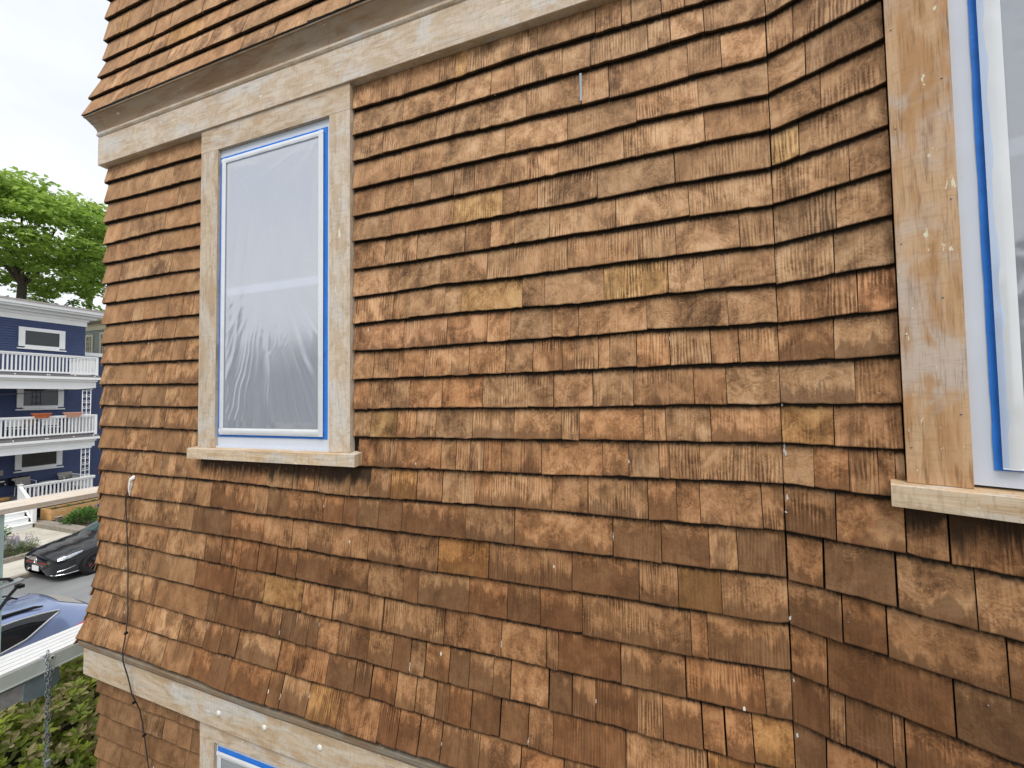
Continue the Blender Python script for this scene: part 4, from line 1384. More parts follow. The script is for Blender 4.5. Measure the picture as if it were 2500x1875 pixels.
idg = [[mb.vert(BC + Vector((cos(2 * pi * i / nu) * sin(pi * j / nv_) * BR.x * (.66 + .05 * sin(i * 2.1 + j)), sin(2 * pi * i / nu) * sin(pi * j / nv_) * BR.y * (.66 + .05 * sin(i * 1.3 - j)), cos(pi * j / nv_) * BR.z * .66))) for i in range(nu)] for j in range(nv_ + 1)]
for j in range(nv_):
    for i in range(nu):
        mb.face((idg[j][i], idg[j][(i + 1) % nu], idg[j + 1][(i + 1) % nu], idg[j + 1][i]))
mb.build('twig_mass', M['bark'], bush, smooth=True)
mb = MB()
for i in range(26):
    v = rvec(rr); v.z = abs(v.z) * .8 + .2
    e_ = BC + Vector((v.x * BR.x * .86, v.y * BR.y * .86, v.z * BR.z * .86))
    if e_.x > -3.6:
        e_.x = -3.6
    b_ = Vector((BC.x + rr.uniform(-.25, .25), BC.y + rr.uniform(-.3, .3), -.05))
    m_ = b_.lerp(e_, .5) + Vector((0, 0, .15))
    mb.tube([b_, m_, e_], [.028, .018, .006], 5)
stuff(mb.build('stems', M['bark'], bush))


def leaf_card(mb, p, n, size, t, rr):
    u = n.cross(rvec(rr))
    if u.length < 1e-3:
        return
    u.normalize(); v = n.cross(u)
    tint = (t, t, t)
    c = [p + u * size, p + v * size * .62 + n * size * .16, p - u * size * .8, p - v * size * .62 + n * size * .16]
    ids = [mb.vert(q, (0, 0), tint) for q in c]
    mb.face((ids[0], ids[1], ids[2])); mb.face((ids[0], ids[2], ids[3]))


def tree(name, label, base, ztop, fork, crown_c, crown_r, nclump, per, size, seed, matl, group=None, cl_r=(1.0, .34), hole=.0, trunk_r=.45, lean=(0, 0), shell=.55):
    rr = random.Random(seed)
    t = thing(name, label, 'tree', base, group)
    b = Vector(base); fk = Vector(fork)
    mt = MB()
    mt.tube([b, b.lerp(fk, .5) + Vector((.1, -.08, 0)), fk], [trunk_r * 1.25, trunk_r, trunk_r * .85], 9, caps=False)
    clumps = []
    cc, cr_ = Vector(crown_c), Vector(crown_r)
    tries = 0
    while len(clumps) < nclump and tries < nclump * 20:
        tries += 1
        v = rvec(rr); k = rr.uniform(shell, 1.0) ** .6
        p = cc + Vector((v.x * cr_.x * k, v.y * cr_.y * k, v.z * cr_.z * k))
        if v.z < -.92 or rr.random() < hole:
            continue
        if any((p - q).length < .55 * cl_r[0] for q in clumps):
            continue
        clumps.append(p)
    ends = [c for c in clumps if rr.random() < .42]
    nl = 6
    limbs = []
    for i in range(nl):
        a = 2 * pi * i / nl + rr.uniform(-.3, .3)
        e_ = cc + Vector((cos(a) * cr_.x * .45, sin(a) * cr_.y * .45, rr.uniform(-.35, .35) * cr_.z))
        m_ = fk.lerp(e_, .5) + Vector((0, 0, .12 * (e_ - fk).length))
        limbs.append((m_, e_))
        mt.tube([fk, m_, e_], [trunk_r * .50, trunk_r * .30, trunk_r * .14], 7, caps=False)
    for c in ends:
        m_, e_ = min(limbs, key=lambda l: (l[1] - c).length)
        s_ = e_ if (e_ - c).length < (m_ - c).length else m_
        md = s_.lerp(c, .5) + Vector((rr.uniform(-.2, .2), rr.uniform(-.2, .2), rr.uniform(0, .3)))
        mt.tube([s_, md, c], [trunk_r * .13, trunk_r * .08, trunk_r * .03], 5, caps=False)
    mt.build('trunk', M['bark'], t, smooth=True)
    ml = MB()
    for c in clumps:
        r0 = cl_r[0] * rr.uniform(.65, 1.25); r1 = cl_r[1] * rr.uniform(.7, 1.3)
        tone = rr.uniform(-.16, .16)
        tilt = Vector((c.x - cc.x, c.y - cc.y, 0))
        for i in range(int(per * rr.uniform(.7, 1.3))):
            v = rvec(rr); k = rr.uniform(.25, 1) ** .5
            droop = -.25 * (v.x ** 2 + v.y ** 2) * k * r1
            p = c + Vector((v.x * r0 * k, v.y * r0 * k, v.z * r1 * k + droop))
            n = (Vector((v.x * .5, v.y * .5, .9)) + rvec(rr) * .75).normalized()
            leaf_card(ml, p, n, size * rr.uniform(.6, 1.25), min(1, max(0, .45 + tone + rr.uniform(-.3, .3) + .18 * v.z)), rr)
    ml.build('crown', M[matl], t)
    return t


tree('maple_tree', 'big leafy maple tree rising above the roof of the dark blue house', (-36, 12.3, -.1), 20, (-36, 12.65, 12.2), (-36.3, 12.6, 15.5), (5.0, 5.4, 3.40), 205, 115, .165, 31, 'maple', cl_r=(1.15, .42), trunk_r=.235)
tree('street_tree', 'thin open tree beside the big maple, against the shingled corner', (-46, 19.2, -.1), 18, (-46, 20.1, 14.2), (-46.2, 20.6, 17.2), (2.6, 2.6, 3.0), 30, 70, .19, 33, 'maple', cl_r=(.95, .30), hole=.25, trunk_r=.22, shell=.3)
tree('garden_tree', 'small sparse tree showing just over the flat roof of the blue house', (-36.5, 14.2, -.1), 14, (-36.5, 14.3, 10.6), (-36.5, 14.5, 11.7), (1.6, 1.7, 1.1), 15, 60, .17, 35, 'maple', cl_r=(.8, .25), trunk_r=.14, shell=.3)


def shrub(name, label, cat, c, r, n, size, matl, seed, group=None, spikes=0, smat=None, sh=(.15, .3)):
    rr = random.Random(seed)
    c = Vector(c)
    t = thing(name, label, cat, (c.x, c.y, c.z), group)
    mb = MB()
    for i in range(n):
        v = rvec(rr); v.z = abs(v.z)
        k = rr.uniform(.35, 1) ** .5 * (1 + .12 * sin(v.x * 7 + v.y * 9))
        p = c + Vector((v.x * r[0] * k, v.y * r[1] * k, v.z * r[2] * k))
        d = (v + Vector((0, 0, .3)) + rvec(rr) * .7)
        leaf_quad(mb, p, d, Vector((0, 0, 1)) + rvec(rr) * .4, size * rr.uniform(.7, 1.3), size * .42, min(1, max(0, .2 + .55 * v.z * k + rr.uniform(-.2, .2))))
    mb.build('foliage', M[matl], t)
    if spikes:
        ms = MB()
        for i in range(spikes):
            a = rr.uniform(0, 6.28); q = sqrt(rr.random())
            b = c + Vector((cos(a) * r[0] * q * .95, sin(a) * r[1] * q * .95, r[2] * (1 - .4 * q * q) * .9))
            d = Vector((rr.uniform(-.25, .25), rr.uniform(-.25, .25), 1)).normalized()
            L = rr.uniform(*sh)
            for j in range(7):
                leaf_card(ms, b + d * L * (.35 + .65 * j / 6) + rvec(rr) * .012, rvec(rr), .022, rr.random(), rr)
            ms.tube([b, b + d * L * .5], .003, 3, tint=(.2, .2, .2))
        ms.build('flowers', M[smat], t)
    return t


shrub('lavender_bush', 'low lavender with pale flower spikes in the kerbed bed left of the path', 'shrub', (-19.55, 6.45, .06), (.75, .95, .38), 1500, .075, 'lav_leaf', 41, None, 170, 'lav_flower')
shrub('peony_shrub', 'leafy green shrub in front of the wooden planter box', 'shrub', (-21.5, 9.38, .12), (.55, .55, .50), 900, .12, 'garden', 42)
shrub('sage_plant', 'dark purple flowering plant beside the wooden planter box', 'plant', (-21.7, 10.15, .12), (.35, .35, .40), 300, .08, 'garden', 43, None, 130, 'purple')
shrub('ground_cover_plant', 'bright green low plant spreading in front of the purple flowers', 'plant', (-20.6, 9.75, .12), (.5, .55, .20), 600, .09, 'garden', 44)
shrub('garden_plant', 'tall leafy plant by the white steps near the scaffold pole', 'plant', (-20.9, 6.85, .06), (.35, .35, .75), 320, .14, 'garden', 45)


# ------------------------------------------------------------------ dark blue house with three porches
XW, XR = -26.4, -24.2
bh = thing('blue_house', 'dark blue clapboard house with three white railed porches across the street', 'house', (XW, 8, 0))
Y0, Y1 = -6.0, 11.38
mb = MB()
z = .2
while z < 8.76:
    h = .112
    mb.quad([(XW + .036, Y0, z), (XW + .036, Y1, z), (XW + .004, Y1, z + h), (XW + .004, Y0, z + h)])
    mb.quad([(XW + .036, Y0, z), (XW, Y0, z), (XW, Y1, z), (XW + .036, Y1, z)])
    mb.quad([(XW, Y1 + .022, z), (XW - 9, Y1 + .022, z), (XW - 9, Y1 + .004, z + h), (XW, Y1 + .004, z + h)])
    z += h
stuff(mb.build('clapboards', M['blue_siding'], bh))
mb = MB(); mb.box(XW - 9, XW, Y0, Y1, 0, 9.45); mb.build('wall', M['blue_siding'], bh)
mb = MB()
mb.box(XW + .001, XW + .05, Y0, Y1 + .05, 8.74, 8.98); mb.box(XW + .001, XW + .10, Y0, Y1 + .1, 8.985, 9.10); mb.box(XW + .0, XW + .30, Y0, Y1 + .30, 9.105, 9.22)
mb.box(XW - .0, XW + .62, Y0, Y1 + .42, 9.225, 9.31); mb.box(XW, XW + .72, Y0, Y1 + .50, 9.315, 9.46)
mb.build('cornice', M['white_paint'], bh, bevel=.01)
mb = MB(); mb.box(XW - 9.2, XW + .76, Y0, Y1 + .54, 9.462, 9.53); mb.build('roof', M['roof_edge'], bh)


def bh_window(y0, y1, z0, z1, fw=.19):
    w = MB()
    w.box(XW + .004, XW + .075, y0, y0 + fw, z0 + .12, z1); w.box(XW + .004, XW + .075, y1 - fw, y1, z0 + .12, z1)
    w.box(XW + .004, XW + .078, y0 + fw, y1 - fw, z1 - fw * .8, z1); w.box(XW + .004, XW + .075, y0 + fw, y1 - fw, z0 + .06, z0 + .20)
    w.box(XW + .004, XW + .10, y0 - .04, y1 + .04, z0, z0 + .055)
    f = w.build('window', M['white_paint'], bh, bevel=.006)
    g = MB(); g.box(XW + .004, XW + .045, y0 + fw, y1 - fw, z0 + .2, z1 - fw * .8); g.build('pane', M['glass'], f)


for z0, z1 in ((7.40, 8.40), (4.62, 5.75), (1.85, 3.0)):
    bh_window(9.20, 10.66, z0, z1)

bal = MB(); bal.box(-.021, .021, -.021, .021, 0, 1); balm = bal.mesh('baluster', M['white_paint'])


def railing(x0, y0, x1, y1, zb, zt, step=.112):
    r = MB()
    d = Vector((x1 - x0, y1 - y0, 0)); L = d.length; d.normalize(); n = Vector((-d.y, d.x, 0))
    xf = lambda a, b, c: tuple(Vector((x0, y0, 0)) + d * a + n * b + Vector((0, 0, c)))
    r.box(0, L, -.05, .05, zt - .05, zt, xf); r.box(0, L, -.03, .03, zt - .11, zt - .0505, xf); r.box(0, L, -.03, .03, zb, zb + .07, xf)
    ro = r.build('railing', M['white_paint'], bh, bevel=.004)
    k = int(L / step)
    for i in range(1, k):
        o = bpy.data.objects.new('baluster', balm); COL.objects.link(o); o.parent = ro
        p = Vector((x0, y0, zb + .07)) + d * (L * i / k)
        o.location = p + ro.location * -1 - bh.location * 1 if False else p - bh.location - ro.location
        o.scale = (1, 1, zt - .11 - zb - .07)
        o.rotation_euler = (0, 0, math.atan2(d.y, d.x))
    return ro


def porch(zd, fas0, fas1, zrb, zrt, y0, y1):
    m_ = MB(); m_.box(XW + .03, XR + .10, Y0, y1 + .06, zd - .09, zd); m_.build('porch_floor', M['deck_edge'], bh)
    m_ = MB()
    m_.box(XR - .30, XR - .02, Y0, y1 - .12, fas0, fas0 + .07); m_.box(XR - .26, XR - .06, Y0, y1 - .14, fas0 + .071, fas1 - .20)
    m_.box(XR - .26, XR + .02, Y0, y1 + .02, fas1 - .199, fas1 - .11); m_.box(XR - .26, XR + .12, Y0, y1 + .10, fas1 - .109, fas1)
    m_.box(XW + .03, XR - .061, y1 - .16, y1 - .0, fas0 + .071, fas1 - .2)
    m_.box(XW + .03, XR - .31, Y0, y1 - .17, fas1 - .14, fas1 - .095)
    m_.build('fascia', M['white_paint'], bh, bevel=.006)
    railing(XR, y0, XR, y1, zrb, zrt)
    railing(XR - .04, y1 - .02, XW + .05, y1 - .02, zrb, zrt)
    p = MB(); p.box(XR - .045, XR + .045, y1 - .065, y1 + .025, zd, zrt - .012); p.build('post', M['white_paint'], bh, bevel=.004)
    for yy in (8.35, 9.25, 9.31, 10.1, 10.75):
        l = MB(); l.lathe([(.0001, .012), (.024, .010), (.026, 0)], (XR + .101, yy, zd - .045), (1, 0, 0), 10); l.build('deck_light', M['white_paint'], bh)


porch(6.19, 5.54, 6.09, 6.23, 7.05, 2.0, 10.87)
porch(3.45, 2.83, 3.35, 3.53, 4.37, 2.0, 10.87)
m_ = MB(); m_.box(XW + .03, XR + .08, Y0, 10.9, .80, .88); m_.build('porch_floor', M['deck_edge'], bh)
m_ = MB(); m_.box(XR - .03, XR + .0, 8.62, 10.9, .62, .795); m_.box(XR - .05, XR - .02, Y0, 6.9, .1, .795); m_.build('porch_skirt', M['white_paint'], bh)
railing(XR, 8.64, XR, 10.87, .93, 1.53)
railing(XR - .04, 10.85, XW + .05, 10.85, .93, 1.53)
for y in (8.61,):
    p = MB(); p.box(XR - .055, XR + .055, y - .055, y + .055, .82, 1.57); p.box(XR - .07, XR + .07, y - .07, y + .07, 1.571, 1.60); p.build('newel_post', M['white_paint'], bh, bevel=.006)
m_ = MB()
for i in range(9):
    for s_ in (-1, 1):
        a = 8.66 + i * .14
        m_.tube([(XR - .06 - .01 * s_, a, .10), (XR - .06 - .01 * s_, a + s_ * .30, .62)], .012, 4)
m_.build('lattice', M['steel_dark'], bh)
m_ = MB(); m_.box(XR - .6, XR - .1, 8.62, 10.85, .05, .79); m_.build('porch_base', M['black_metal'], bh)
# porch columns of thin white ironwork
for (z0, z1) in ((3.45, 5.6), (.88, 2.88)):
    m_ = MB()
    for yy in (10.42, 10.56, 10.70):
        m_.tube([(XR - .06, yy, z0), (XR - .06, yy, z1)], .016, 6)
    zz = z0 + .12
    while zz < z1:
        m_.tube([(XR - .06, 10.42, zz), (XR - .06, 10.70, zz)], .010, 5)
        for yc in (10.49, 10.63):
            m_.tube([(XR - .06, yc + .045 * cos(a * pi / 4), zz + .07 + .045 * sin(a * pi / 4)) for a in range(9)], .008, 4, caps=False)
        zz += .27
    m_.build('porch_column', M['white_paint'], bh, smooth=True)
# white steps to the first porch with a stair rail
m_ = MB()
for i in range(4):
    xx = -22.92 - i * .30
    m_.box(xx - .34, xx, 6.95, 8.5, i * .2 + .01, i * .2 + .165); m_.build
st = m_.build('steps', M['white_paint'], bh, bevel=.006)
m_ = MB()
for i in range(4):
    xx = -22.92 - i * .30
    m_.box(xx - .36, xx + .03, 6.93, 8.52, i * .2 + .1655, i * .2 + .20)
m_.build('treads', M['white_paint'], bh, bevel=.006)
m_ = MB()
m_.box(-23.16, -23.05, 8.54, 8.65, 0, .86)
m_.build('newel_post', M['white_paint'], bh, bevel=.006)
m_ = MB()
a_, b_ = Vector((-24.15, 8.6, 1.52)), Vector((-23.1, 8.6, .82))
for off, hh in ((0, .06), (-.58, .07)):
    q = [a_ + Vector((0, 0, off)), b_ + Vector((0, 0, off))]
    w_ = .045
    for (p0, p1) in ((q[0], q[1]),):
        v_ = [(p0.x, p0.y - w_, p0.z), (p1.x, p1.y - w_, p1.z), (p1.x, p1.y + w_, p1.z), (p0.x, p0.y + w_, p0.z)]
        u_ = [(x, y, z - hh) for x, y, z in v_]
        ids = [m_.vert(p) for p in v_ + u_]
        for f in ((0, 1, 2, 3), (7, 6, 5, 4), (0, 4, 5, 1), (1, 5, 6, 2), (2, 6, 7, 3), (3, 7, 4, 0)):
            m_.face([ids[t] for t in f])
sr = m_.build('stair_rail', M['white_paint'], bh)
for i in range(1, 9):
    p = a_.lerp(b_, i / 9)
    o = bpy.data.objects.new('baluster', balm); COL.objects.link(o); o.parent = sr
    o.location = Vector((p.x, p.y, p.z - .60)) - bh.location - sr.location
    o.scale = (1, 1, .55)
# lower side wing with a white cap
m_ = MB()
z = .1
while z < 7.3:
    m_.quad([(-27.45, 11.41, z), (-27.45, 15.2, z), (-27.47, 15.2, z + .112), (-27.47, 11.41, z + .112)])
    m_.quad([(-27.45, 11.41, z), (-27.5, 11.41, z), (-27.5, 15.2, z), (-27.45, 15.2, z)])
    z += .112
stuff(m_.build('clapboards', M['blue_siding'], bh))
m_ = MB(); m_.box(-33, -27.5, 11.42, 15.2, 0, 7.35); m_.build('wing_wall', M['blue_siding'], bh)
m_ = MB(); m_.box(-33.2, -27.3, 11.42, 15.4, 7.36, 7.42); m_.box(-33.1, -27.38, 11.42, 15.3, 7.425, 7.56); m_.build('wing_cap', M['white_paint'], bh, bevel=.01)

# ---- loose things on the porches
for k, (y0, y1, mt, lb) in enumerate(((8.88, 9.40, 'terracotta', 'dark terracotta flower box hung on the white middle porch railing'), (9.82, 10.36, 'terracotta_pale', 'pale terracotta flower box hung on the white middle porch railing'))):
    t = thing('flower_box', lb, 'flower box', (XR, (y0 + y1) / 2, 4.3), 'flower boxes on the railing')
    m_ = MB(); ins = .07
    xf = lambda a, b, c: (XR + a, b, c)
    lo = [(-.07, y0 + ins), (.09, y0 + ins), (.09, y1 - ins), (-.07, y1 - ins)]; hi = [(-.10, y0 + .02), (.12, y0 + .02), (.12, y1 - .02), (-.10, y1 - .02)]
    ids = [m_.vert((XR + a, b, 4.29)) for a, b in lo] + [m_.vert((XR + a, b, 4.46)) for a, b in hi]
    m_.face(ids[3::-1]); m_.face(ids[4:])
    for i in range(4):
        j = (i + 1) % 4; m_.face((ids[i], ids[j], ids[4 + j], ids[4 + i]))
    m_.build('trough', M[mt], t)
    m_ = MB(); m_.box(XR - .12, XR + .14, y0, y1, 4.455, 4.50); m_.build('rim', M[mt], t, bevel=.01)


def chair(label, x, y, zf, w, seat_h, back_h, mat_back, group, frame='white_paint'):
    t = thing('porch_chair', label, 'chair', (x, y, zf), group)
    m_ = MB(); m_.box(x - .24, x + .22, y - w / 2, y + w / 2, zf + seat_h - .03, zf + seat_h); m_.build('seat', M[mat_back], t)
    m_ = MB(); m_.box(0, .03, -w / 2, w / 2, 0, back_h - seat_h - .06, lambda a, b, c: (x - .24 + a - c * .18, y + b, zf + seat_h + .06 + c)); m_.build('backrest', M[mat_back], t)
    for sx, sy in ((-.24, -1), (-.24, 1), (.22, -1), (.22, 1)):
        m_ = MB(); m_.tube([(x + sx * 1.15, y + sy * w * .5, zf), (x + sx, y + sy * w * .5, zf + seat_h + (.22 if sx > 0 else 0))], .014, 6); m_.build('leg', M[frame], t)
    for sy in (-1, 1):
        m_ = MB(); m_.tube([(x + .24, y + sy * w * .5, zf + seat_h + .22), (x - .30, y + sy * w * .5, zf + seat_h + .24), (x - .24 - (back_h - seat_h) * .18, y + sy * w * .5, zf + back_h)], .014, 6); m_.build('armrest', M[frame], t)


chair('white framed chair behind the railing of the middle porch, near the dark flower box', -25.2, 8.82, 3.45, .46, .42, .82, 'paper', 'chairs on the middle porch')
chair('white framed chair behind the railing between the two flower boxes', -25.2, 9.86, 3.45, .46, .42, .82, 'paper', 'chairs on the middle porch')
chair('tan folded chair beside the white chair on the middle porch', -25.5, 9.32, 3.45, .36, .40, .78, 'tan_panel', 'chairs on the middle porch')
chair('grey backed chair on the ground porch next to the mailboxes', -25.7, 9.30, .88, .44, .40, .78, 'grey_panel', 'chairs on the ground porch')
chair('grey backed chair at the far end of the ground porch', -25.7, 10.62, .88, .46, .40, .76, 'grey_panel', 'chairs on the ground porch')
t = thing('porch_table', 'round white table between the grey chairs on the ground porch', 'table', (-25.4, 9.86, .88))
m_ = MB(); m_.lathe([(.0001, .52), (.26, .52), (.27, .505), (.26, .49), (.0001, .49)], (-25.4, 9.86, .88), (0, 0, 1), 20); m_.build('tabletop', M['white_paint'], t, smooth=True)
for a in range(3):
    m_ = MB(); m_.tube([(-25.4 + .2 * cos(a * 2.1), 9.86 + .2 * sin(a * 2.1), .88), (-25.4 + .08 * cos(a * 2.1), 9.86 + .08 * sin(a * 2.1), 1.37)], .012, 5); m_.build('leg', M['white_paint'], t)
for (y0, y1, z0, z1, lb) in ((9.04, 9.30, 1.34, 1.68, 'middle black mailbox of the three on the blue wall under the lowest window'), (9.36, 9.58, 1.42, 1.70, 'rightmost black mailbox of the three on the blue wall'), (8.72, 8.95, 1.36, 1.66, 'leftmost black mailbox of the three on the blue wall')):
    t = thing('mailbox', lb, 'mailbox', (XW + .03, (y0 + y1) / 2, z0), 'black mailboxes on the porch wall')
    m_ = MB(); m_.box(XW + .026, XW + .13, y0, y1, z0, z1 - .05); m_.build('body', M['black_metal'], t, bevel=.008)
    m_ = MB(); m_.box(XW + .026, XW + .15, y0 - .008, y1 + .008, z1 - .049, z1 - .01); m_.build('lid', M['black_metal'], t, bevel=.008)
    m_ = MB()
    n_ = 14; cy, cz = (y0 + y1) / 2, z1 - .11
    m_.face([m_.vert((XW + .1315, cy + .085 * cos(2 * pi * i / n_), cz + .032 * sin(2 * pi * i / n_))) for i in range(n_)]); m_.build('name_plate', M['paper'], t)
    m_ = MB(); m_.quad([(XW + .1315, y1 - .055, z0 + .03), (XW + .1315, y1 - .015, z0 + .03), (XW + .1315, y1 - .015, z0 + .09), (XW + .1315, y1 - .055, z0 + .09)]); m_.build('number_tag', M['paper'], t)
m_ = MB(); m_.box(XW + .026, XW + .045, 8.74, 8.88, 1.80, 2.04)
t = tag(m_.build('house_plaque', M['grey_panel'], None, bevel=.004), 'small pale plaque on the blue wall above the mailboxes', 'plaque')
m_ = MB(); m_.lathe([(.10, 0), (.17, .04), (.19, .13), (.20, .15), (.18, .15), (.15, .08), (.0001, .07)], (-25.0, 8.42, .88), (0, 0, 1), 18)
tag(m_.build('basket', M['cedar_box'], None, smooth=True), 'round brown bowl standing on the ground porch by the stair rail', 'bowl')

pb = thing('planter_box', 'long wooden raised planter box in front of the ground porch', 'planter', (-23.25, 9.9, .12))
for (x0, x1, y0, y1, nm) in ((-22.90, -22.86, 8.98, 11.3, 'side_board'), (-23.66, -23.62, 8.98, 11.3, 'side_board'), (-23.615, -22.905, 8.98, 9.02, 'end_board'), (-23.615, -22.905, 11.26, 11.3, 'end_board')):
    for k in range(2):
        m_ = MB(); m_.box(x0, x1, y0, y1, .13 + k * .215, .34 + k * .215); m_.build(nm, M['cedar_box'], pb, bevel=.003)
m_ = MB(); m_.box(-23.61, -22.91, 9.03, 11.25, .13, .49); m_.build('soil', M['soil'], pb)
for k, (x, y) in enumerate(((-23.2, 9.2), (-23.15, 9.6), (-23.3, 10.05), (-23.2, 10.4))):
    shrub('seedling', ['small seedling at the near end of the wooden planter', 'second seedling from the near end of the wooden planter', 'third seedling from the near end of the wooden planter', 'yellow-green seedling furthest along the wooden planter'][k], 'plant', (x, y, .49), (.09, .09, .09), 40, .06, 'garden', 60 + k, 'seedlings in the wooden planter')
m_ = MB(); m_.lathe([(.08, 0), (.12, .18), (.13, .19), (.11, .19), (.0001, .16)], (-22.5, 9.05, .12), (0, 0, 1), 14)
tag(m_.build('plant_pot', M['kerb'], None, smooth=True), 'small brown pot at the near corner of the wooden planter', 'pot')

# ---- house added out of view to darken the lower reflection in the plastic
nh = thing('added_reflection_house', 'grey house added unseen behind the viewer to darken the reflection in the plastic over the tall window', 'house', (-14, -9, 0))
m_ = MB()
z = 0
while z < 6.2:
    m_.quad([(-25, -8.978, z), (-2.5, -8.978, z), (-2.5, -8.996, z + .13), (-25, -8.996, z + .13)])
    z += .13
stuff(m_.build('clapboards', M['reflection_house_siding'], nh))
m_ = MB(); m_.box(-25, -2.5, -17, -9.0, 0, 6.25); m_.build('wall', M['reflection_house_siding'], nh)
m_ = MB()
ids = [m_.vert(q) for q in ((-25.4, -8.6, 6.2), (-2.1, -8.6, 6.2), (-2.1, -17.4, 6.2), (-25.4, -17.4, 6.2), (-25.4, -13, 8.2), (-2.1, -13, 8.2))]
for f in ((0, 1, 5, 4), (2, 3, 4, 5), (0, 4, 3), (1, 2, 5), (0, 3, 2, 1)):
    m_.face([ids[q] for q in f])
m_.build('roof', M['asphalt'], nh)
for x_ in (-22, -18, -14, -10, -6):
    m_ = MB(); m_.box(x_, x_ + 1.1, -8.975, -8.93, 3.4, 5.2); w_ = m_.build('window', M['white_paint'], nh)
    m_ = MB(); m_.box(x_ + .1, x_ + 1.0, -8.929, -8.92, 3.5, 5.1); m_.build('pane', M['glass'], w_)

# ---- pale house behind
yh = thing('pale_house', 'grey-green clapboard house with cream cornice seen past the blue house', 'house', (-37, 17, 0))
YP = 16.0
m_ = MB()
z = 4.0
while z < 10:
    m_.quad([(-42, YP - .022, z), (-29.5, YP - .022, z), (-29.5, YP - .004, z + .13), (-42, YP - .004, z + .13)])
    m_.quad([(-42, YP - .022, z), (-42, YP, z), (-29.5, YP, z), (-29.5, YP - .022, z)])
    z += .13
stuff(m_.build('clapboards', M['sage_siding'], yh))
m_ = MB(); m_.box(-42, -29.5, YP, 19, 0, 10.85); m_.build('wall', M['sage_siding'], yh)
m_ = MB(); m_.box(-42, -29.4, YP - .08, YP - .023, 9.96, 10.28); m_.box(-42, -29.4, YP - .16, YP, 10.281, 10.36); m_.box(-42, -29.3, YP - .40, YP, 10.50, 10.62); m_.box(-42, -29.2, YP - .52, YP, 10.621, 10.90); m_.build('cornice', M['cream'], yh, bevel=.01)
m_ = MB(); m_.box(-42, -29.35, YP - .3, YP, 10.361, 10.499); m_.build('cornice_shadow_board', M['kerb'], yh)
for (x0, x1, z0, z1) in ((-36.98, -36.08, 8.05, 9.70), (-35.30, -34.4, 8.05, 9.78)):
    m_ = MB(); f_ = .16
    m_.box(x0, x0 + f_, YP - .06, YP - .024, z0, z1); m_.box(x1 - f_, x1, YP - .06, YP - .024, z0, z1); m_.box(x0 + f_, x1 - f_, YP - .06, YP - .024, z1 - f_, z1); m_.box(x0 + f_, x1 - f_, YP - .06, YP - .024, z0, z0 + f_)
    for k in range(1, 3):
        xx = x0 + f_ + (x1 - x0 - 2 * f_) * k / 3; m_.box(xx - .014, xx + .014, YP - .05, YP - .03, z0 + f_, z1 - f_)
    for k in range(1, 4):
        zz = z0 + f_ + (z1 - z0 - 2 * f_) * k / 4; m_.box(x0 + f_, x1 - f_, YP - .052, YP - .0295, zz - .014, zz + .014)
    w_ = m_.build('window', M['cream'], yh)
    m_ = MB(); m_.box(x0 + f_, x1 - f_, YP - .03, YP - .024, z0 + f_, z1 - f_); m_.build('pane', M['glass'], w_)

m_ = MB(); m_.tube([(-14, -14 + i * 2.2, 4.62 + (-14 + i * 2.2) * .108 + .0012 * (i - 9) ** 2) for i in range(20)], .011, 6)
tag(m_.build('utility_wire', M['black_metal'], None, smooth=True), 'thin overhead wire crossing in front of the middle porch', 'wire')


# ------------------------------------------------------------------ cars
def cr(p0, p1, p2, p3, t):
    return .5 * ((2 * p1) + (-p0 + p2) * t + (2 * p0 - 5 * p1 + 4 * p2 - p3) * t * t + (-p0 + 3 * p1 - 3 * p2 + p3) * t ** 3)


